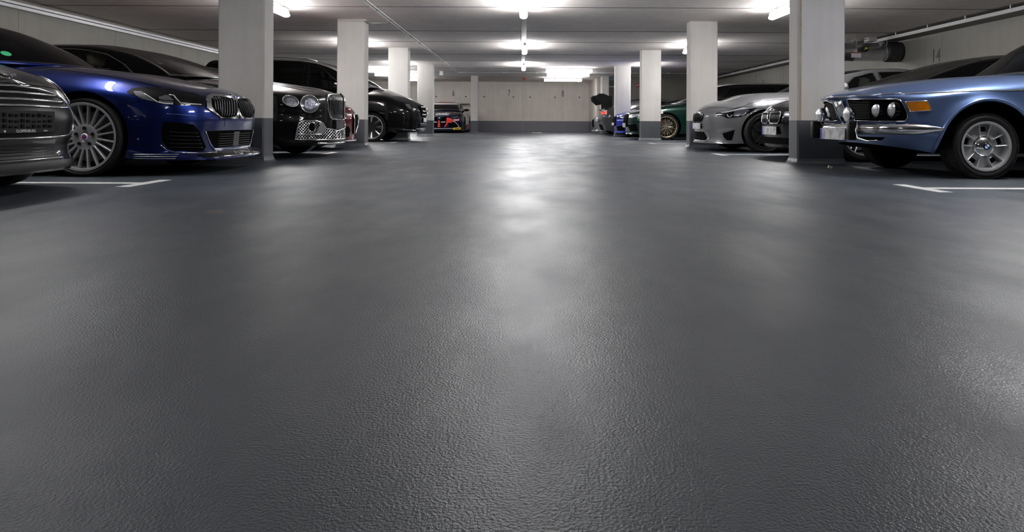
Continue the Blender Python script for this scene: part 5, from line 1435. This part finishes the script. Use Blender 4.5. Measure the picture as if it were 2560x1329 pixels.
# ================= bright blue car
p_bb = paint('paint_bright_blue', (.010, .02, .30), .3)
c = Car('car', 'bright blue sports car whose nose shows past the dark green car', 3.10, 22.3, 0, -1); c_bb = c
c.body(4.7, [(0, 0), (.015, .22), (.05, .42), (.14, .62), (.32, .80), (.6, .9), (1.0, .93), (3.7, .93)], STD_TAIL, SIDE,
       [(.12, .0), (.2, .04), (.5, .0), (.62, .02), (.70, .05), (.8, .14), (1, .3)], [(0, 0), (1, .1)],
       [(0, .14), (.5, .16), (4.7, .18)], [(0, .66), (.1, .72), (.3, .78), (.6, .84), (1.1, .90), (1.6, .94), (4.7, .98)],
       [(0, .70), (.1, .77), (.3, .84), (.6, .90), (1.1, .96), (1.6, 1.0), (4.7, 1.0)], p_bb, [(.9, .34, .34), (3.8, .34, .34)])
c.cabin([(1.55, 1.0), (2.1, 1.2), (2.5, 1.32), (3.0, 1.37), (3.5, 1.34), (4.3, 1.04)], [(1.5, .95), (4.4, 1.0)], [(1.5, .78), (4.4, .72)], [(1.5, .58), (4.4, .54)],
        [[(2.0, .08), (2.5, .85), (3.3, .86), (3.8, .08)]], [(1.6, 1.05), (2.45, 1.1), (2.55, 2), (1.6, 2)], bow=.3, paintm=m_gloss)
c.wheels([(.9, 0), (3.8, 0)], .92, .34, .26)
kd = c.patch([(.03, .66), (.26, .67), (.30, .60), (.26, .40), (.1, .36), (.03, .40)], m_well, 'kidney_grille', mode='front', lift=.02, thick=.03)
c.patch([(.42, .66), (.66, .68), (.8, .71), (.74, .62), (.58, .59), (.42, .59)], m_gloss, 'headlamp', mode='front', lift=.005)
number_plate(c, .26, .38, .47, lift=.03)
c.patch([(.3, .34), (.7, .38), (.72, .22), (.4, .2)], m_well, 'side_intake', mode='front', lift=.004)

# ================= dark race car with big wing, tail to the aisle
p_dk = paint('paint_graphite', (.045, .045, .048), .3)
L_ = 4.75
c = Car('race_car', 'dark race car with tall rear wing and red tail lamp, tail to the aisle', 2.88+L_, 24.65, pi, 1); wing = c
c.body(L_, [(0, 0), (.03, .4), (.12, .7), (.35, .92), (.8, .98), (3.9, .99)], [(0, 0), (.015, .5), (.05, .78), (.2, .93)], SIDE, [(.1, .0), (.6, .02), (.8, .2)], [(.1, .15), (.3, .08), (.6, .0), (.9, .05), (1, .1)],
       [(0, .1), (4.2, .12), (L_, .2)], [(0, .66), (.3, .78), (1.2, .88), (3.6, .96), (4.4, .97), (L_, .93)], [(0, .70), (.3, .84), (1.2, .94), (4.0, 1.0), (L_, .96)], p_dk, [(.9, .34, .34), (3.75, .34, .34)], flare=(.02, .12))
c.cabin([(1.4, .96), (1.9, 1.2), (2.4, 1.33), (2.9, 1.38), (3.4, 1.33), (4.4, 1.0)], [(1.4, .92), (4.4, .97)], [(1.4, .78), (4.4, .72)], [(1.4, .56), (4.4, .54)],
        [[(1.8, .08), (2.3, .85), (3.0, .86), (3.6, .08)]], [(1.45, 1.05), (2.2, 1.1), (2.3, 2), (1.45, 2)], [(3.3, 1.1), (4.2, 1.06), (4.2, 2), (3.2, 2)], bow=.25, paintm=p_dk)
c.wheels([(.9, 0), (3.75, 1)], .98, .34, .26)
TL = [(.35, .84), (.60, .86), (.84, .88), (.90, .82), (.84, .76), (.6, .77), (.35, .80)]
tl = c.patch(TL, m_lampred, 'tail_lamp', mode='rear', lift=.006)
c.patch([(-.5, .40), (.5, .40), (.6, .16), (-.6, .16)], m_well, 'diffuser', mode='rear', mirror=False, lift=.006)
c.line([(-.8, .93), (0, .95), (.8, .93)], .02, m_gloss, 'tail_spoiler', mode='rear', lift=.01, mirror=False)
bm = bmesh.new()
pr = [(0, 0), (.12, .045), (.30, .10), (.42, .17), (.42, .155), (.30, .075), (.12, .01)]
A = [[bm.verts.new((L_-.28+x, y, 1.30+z)) for x, z in pr] for y in (-.95, .95)]
for j in range(len(pr)): bm.faces.new((A[0][j], A[0][(j+1) % len(pr)], A[1][(j+1) % len(pr)], A[1][j]))
bm.faces.new(A[0]); bm.faces.new(A[1][::-1]); bmesh.ops.recalc_face_normals(bm, faces=bm.faces)
rw = obj('rear_wing', bm, m_blackpl, c.root)
for sg in (1, -1):
    bm = bmesh.new(); vs = [(L_-.32, 1.34), (L_-.2, 1.44), (L_-.05, 1.50), (L_+.12, 1.50), (L_+.20, 1.42), (L_+.18, 1.28), (L_-.0, 1.12), (L_-.2, 1.16)]
    a = [bm.verts.new((x, sg*.95, z)) for x, z in vs]; b = [bm.verts.new((x, sg*.965, z)) for x, z in vs]
    bm.faces.new(a); bm.faces.new(b)
    for j in range(len(vs)): bm.faces.new((a[j], a[j-1], b[j-1], b[j]))
    fix(bm); obj('wing_end_plate', bm, m_blackpl, rw)
    bm = bmesh.new(); add_box(bm, (-.18, sg*.42-.012, -.2), (.12, sg*.42+.012, .36), mtx=Matrix.Translation((L_-.25, 0, 1.08)) @ Matrix.Shear('XZ', 4, (0, 0)) )
    obj('wing_strut', bm, m_blackpl, rw)

# ================= low grey car at the far right end
c = Car('car', 'low grey sports car farthest on the right, beyond the winged race car', 2.90, 27.05, 0, -1)
c.body(4.6, [(0, 0), (.015, .22), (.05, .42), (.14, .62), (.32, .78), (.6, .88), (1.0, .92), (3.7, .92)], STD_TAIL, SIDE,
       [(.1, -.03), (.14, -.03), (.18, .04), (.5, .0), (.62, .02), (.70, .06), (.8, .14), (1, .3)], [(0, 0), (1, .1)],
       [(0, .11), (.5, .13), (4.6, .16)], [(0, .60), (.1, .66), (.3, .72), (.6, .79), (1.1, .86), (4.6, .95)],
       [(0, .64), (.1, .71), (.3, .79), (.6, .85), (1.1, .92), (4.6, .98)], paint('paint_mid_grey', (.16, .165, .17), .3), [(.9, .33, .33), (3.7, .33, .33)])
c.cabin([(1.5, .92), (2.0, 1.14), (2.5, 1.27), (3.0, 1.32), (3.5, 1.27), (4.3, 1.0)], [(1.5, .88), (4.4, .96)], [(1.5, .76), (4.4, .7)], [(1.5, .56), (4.4, .52)],
        [[(1.9, .08), (2.4, .85), (3.2, .86), (3.7, .08)]], [(1.55, 1.05), (2.35, 1.1), (2.45, 2), (1.55, 2)], bow=.3, paintm=m_gloss)
c.wheels([(.9, 0), (3.7, 0)], .91, .33, .25)
c.patch([(.03, .58), (.26, .59), (.30, .50), (.22, .30), (.03, .28)], m_well, 'kidney_grille', mode='front', lift=.015, thick=.03)
c.patch([(.42, .60), (.64, .62), (.8, .68), (.76, .58), (.58, .53), (.42, .54)], m_reflect, 'headlamp', mode='front', lift=.005)
# ------------------------------------------------------------------ world and view
w = bpy.data.worlds.new('world'); sc.world = w; w.use_nodes = True
w.node_tree.nodes['Background'].inputs[0].default_value = (.5, .5, .5, 1)
w.node_tree.nodes['Background'].inputs[1].default_value = 0.0
sc.view_settings.view_transform = 'Standard'; sc.view_settings.look = 'None'
sc.view_settings.gamma = 1.0; sc.view_settings.use_curve_mapping = False
sc.view_settings.exposure = 1.7
sc.cycles.use_denoising = True
sc.cycles.max_bounces = 8; sc.cycles.diffuse_bounces = 4; sc.cycles.glossy_bounces = 4; sc.cycles.transparent_max_bounces = 12
sc.cycles.sample_clamp_indirect = 6
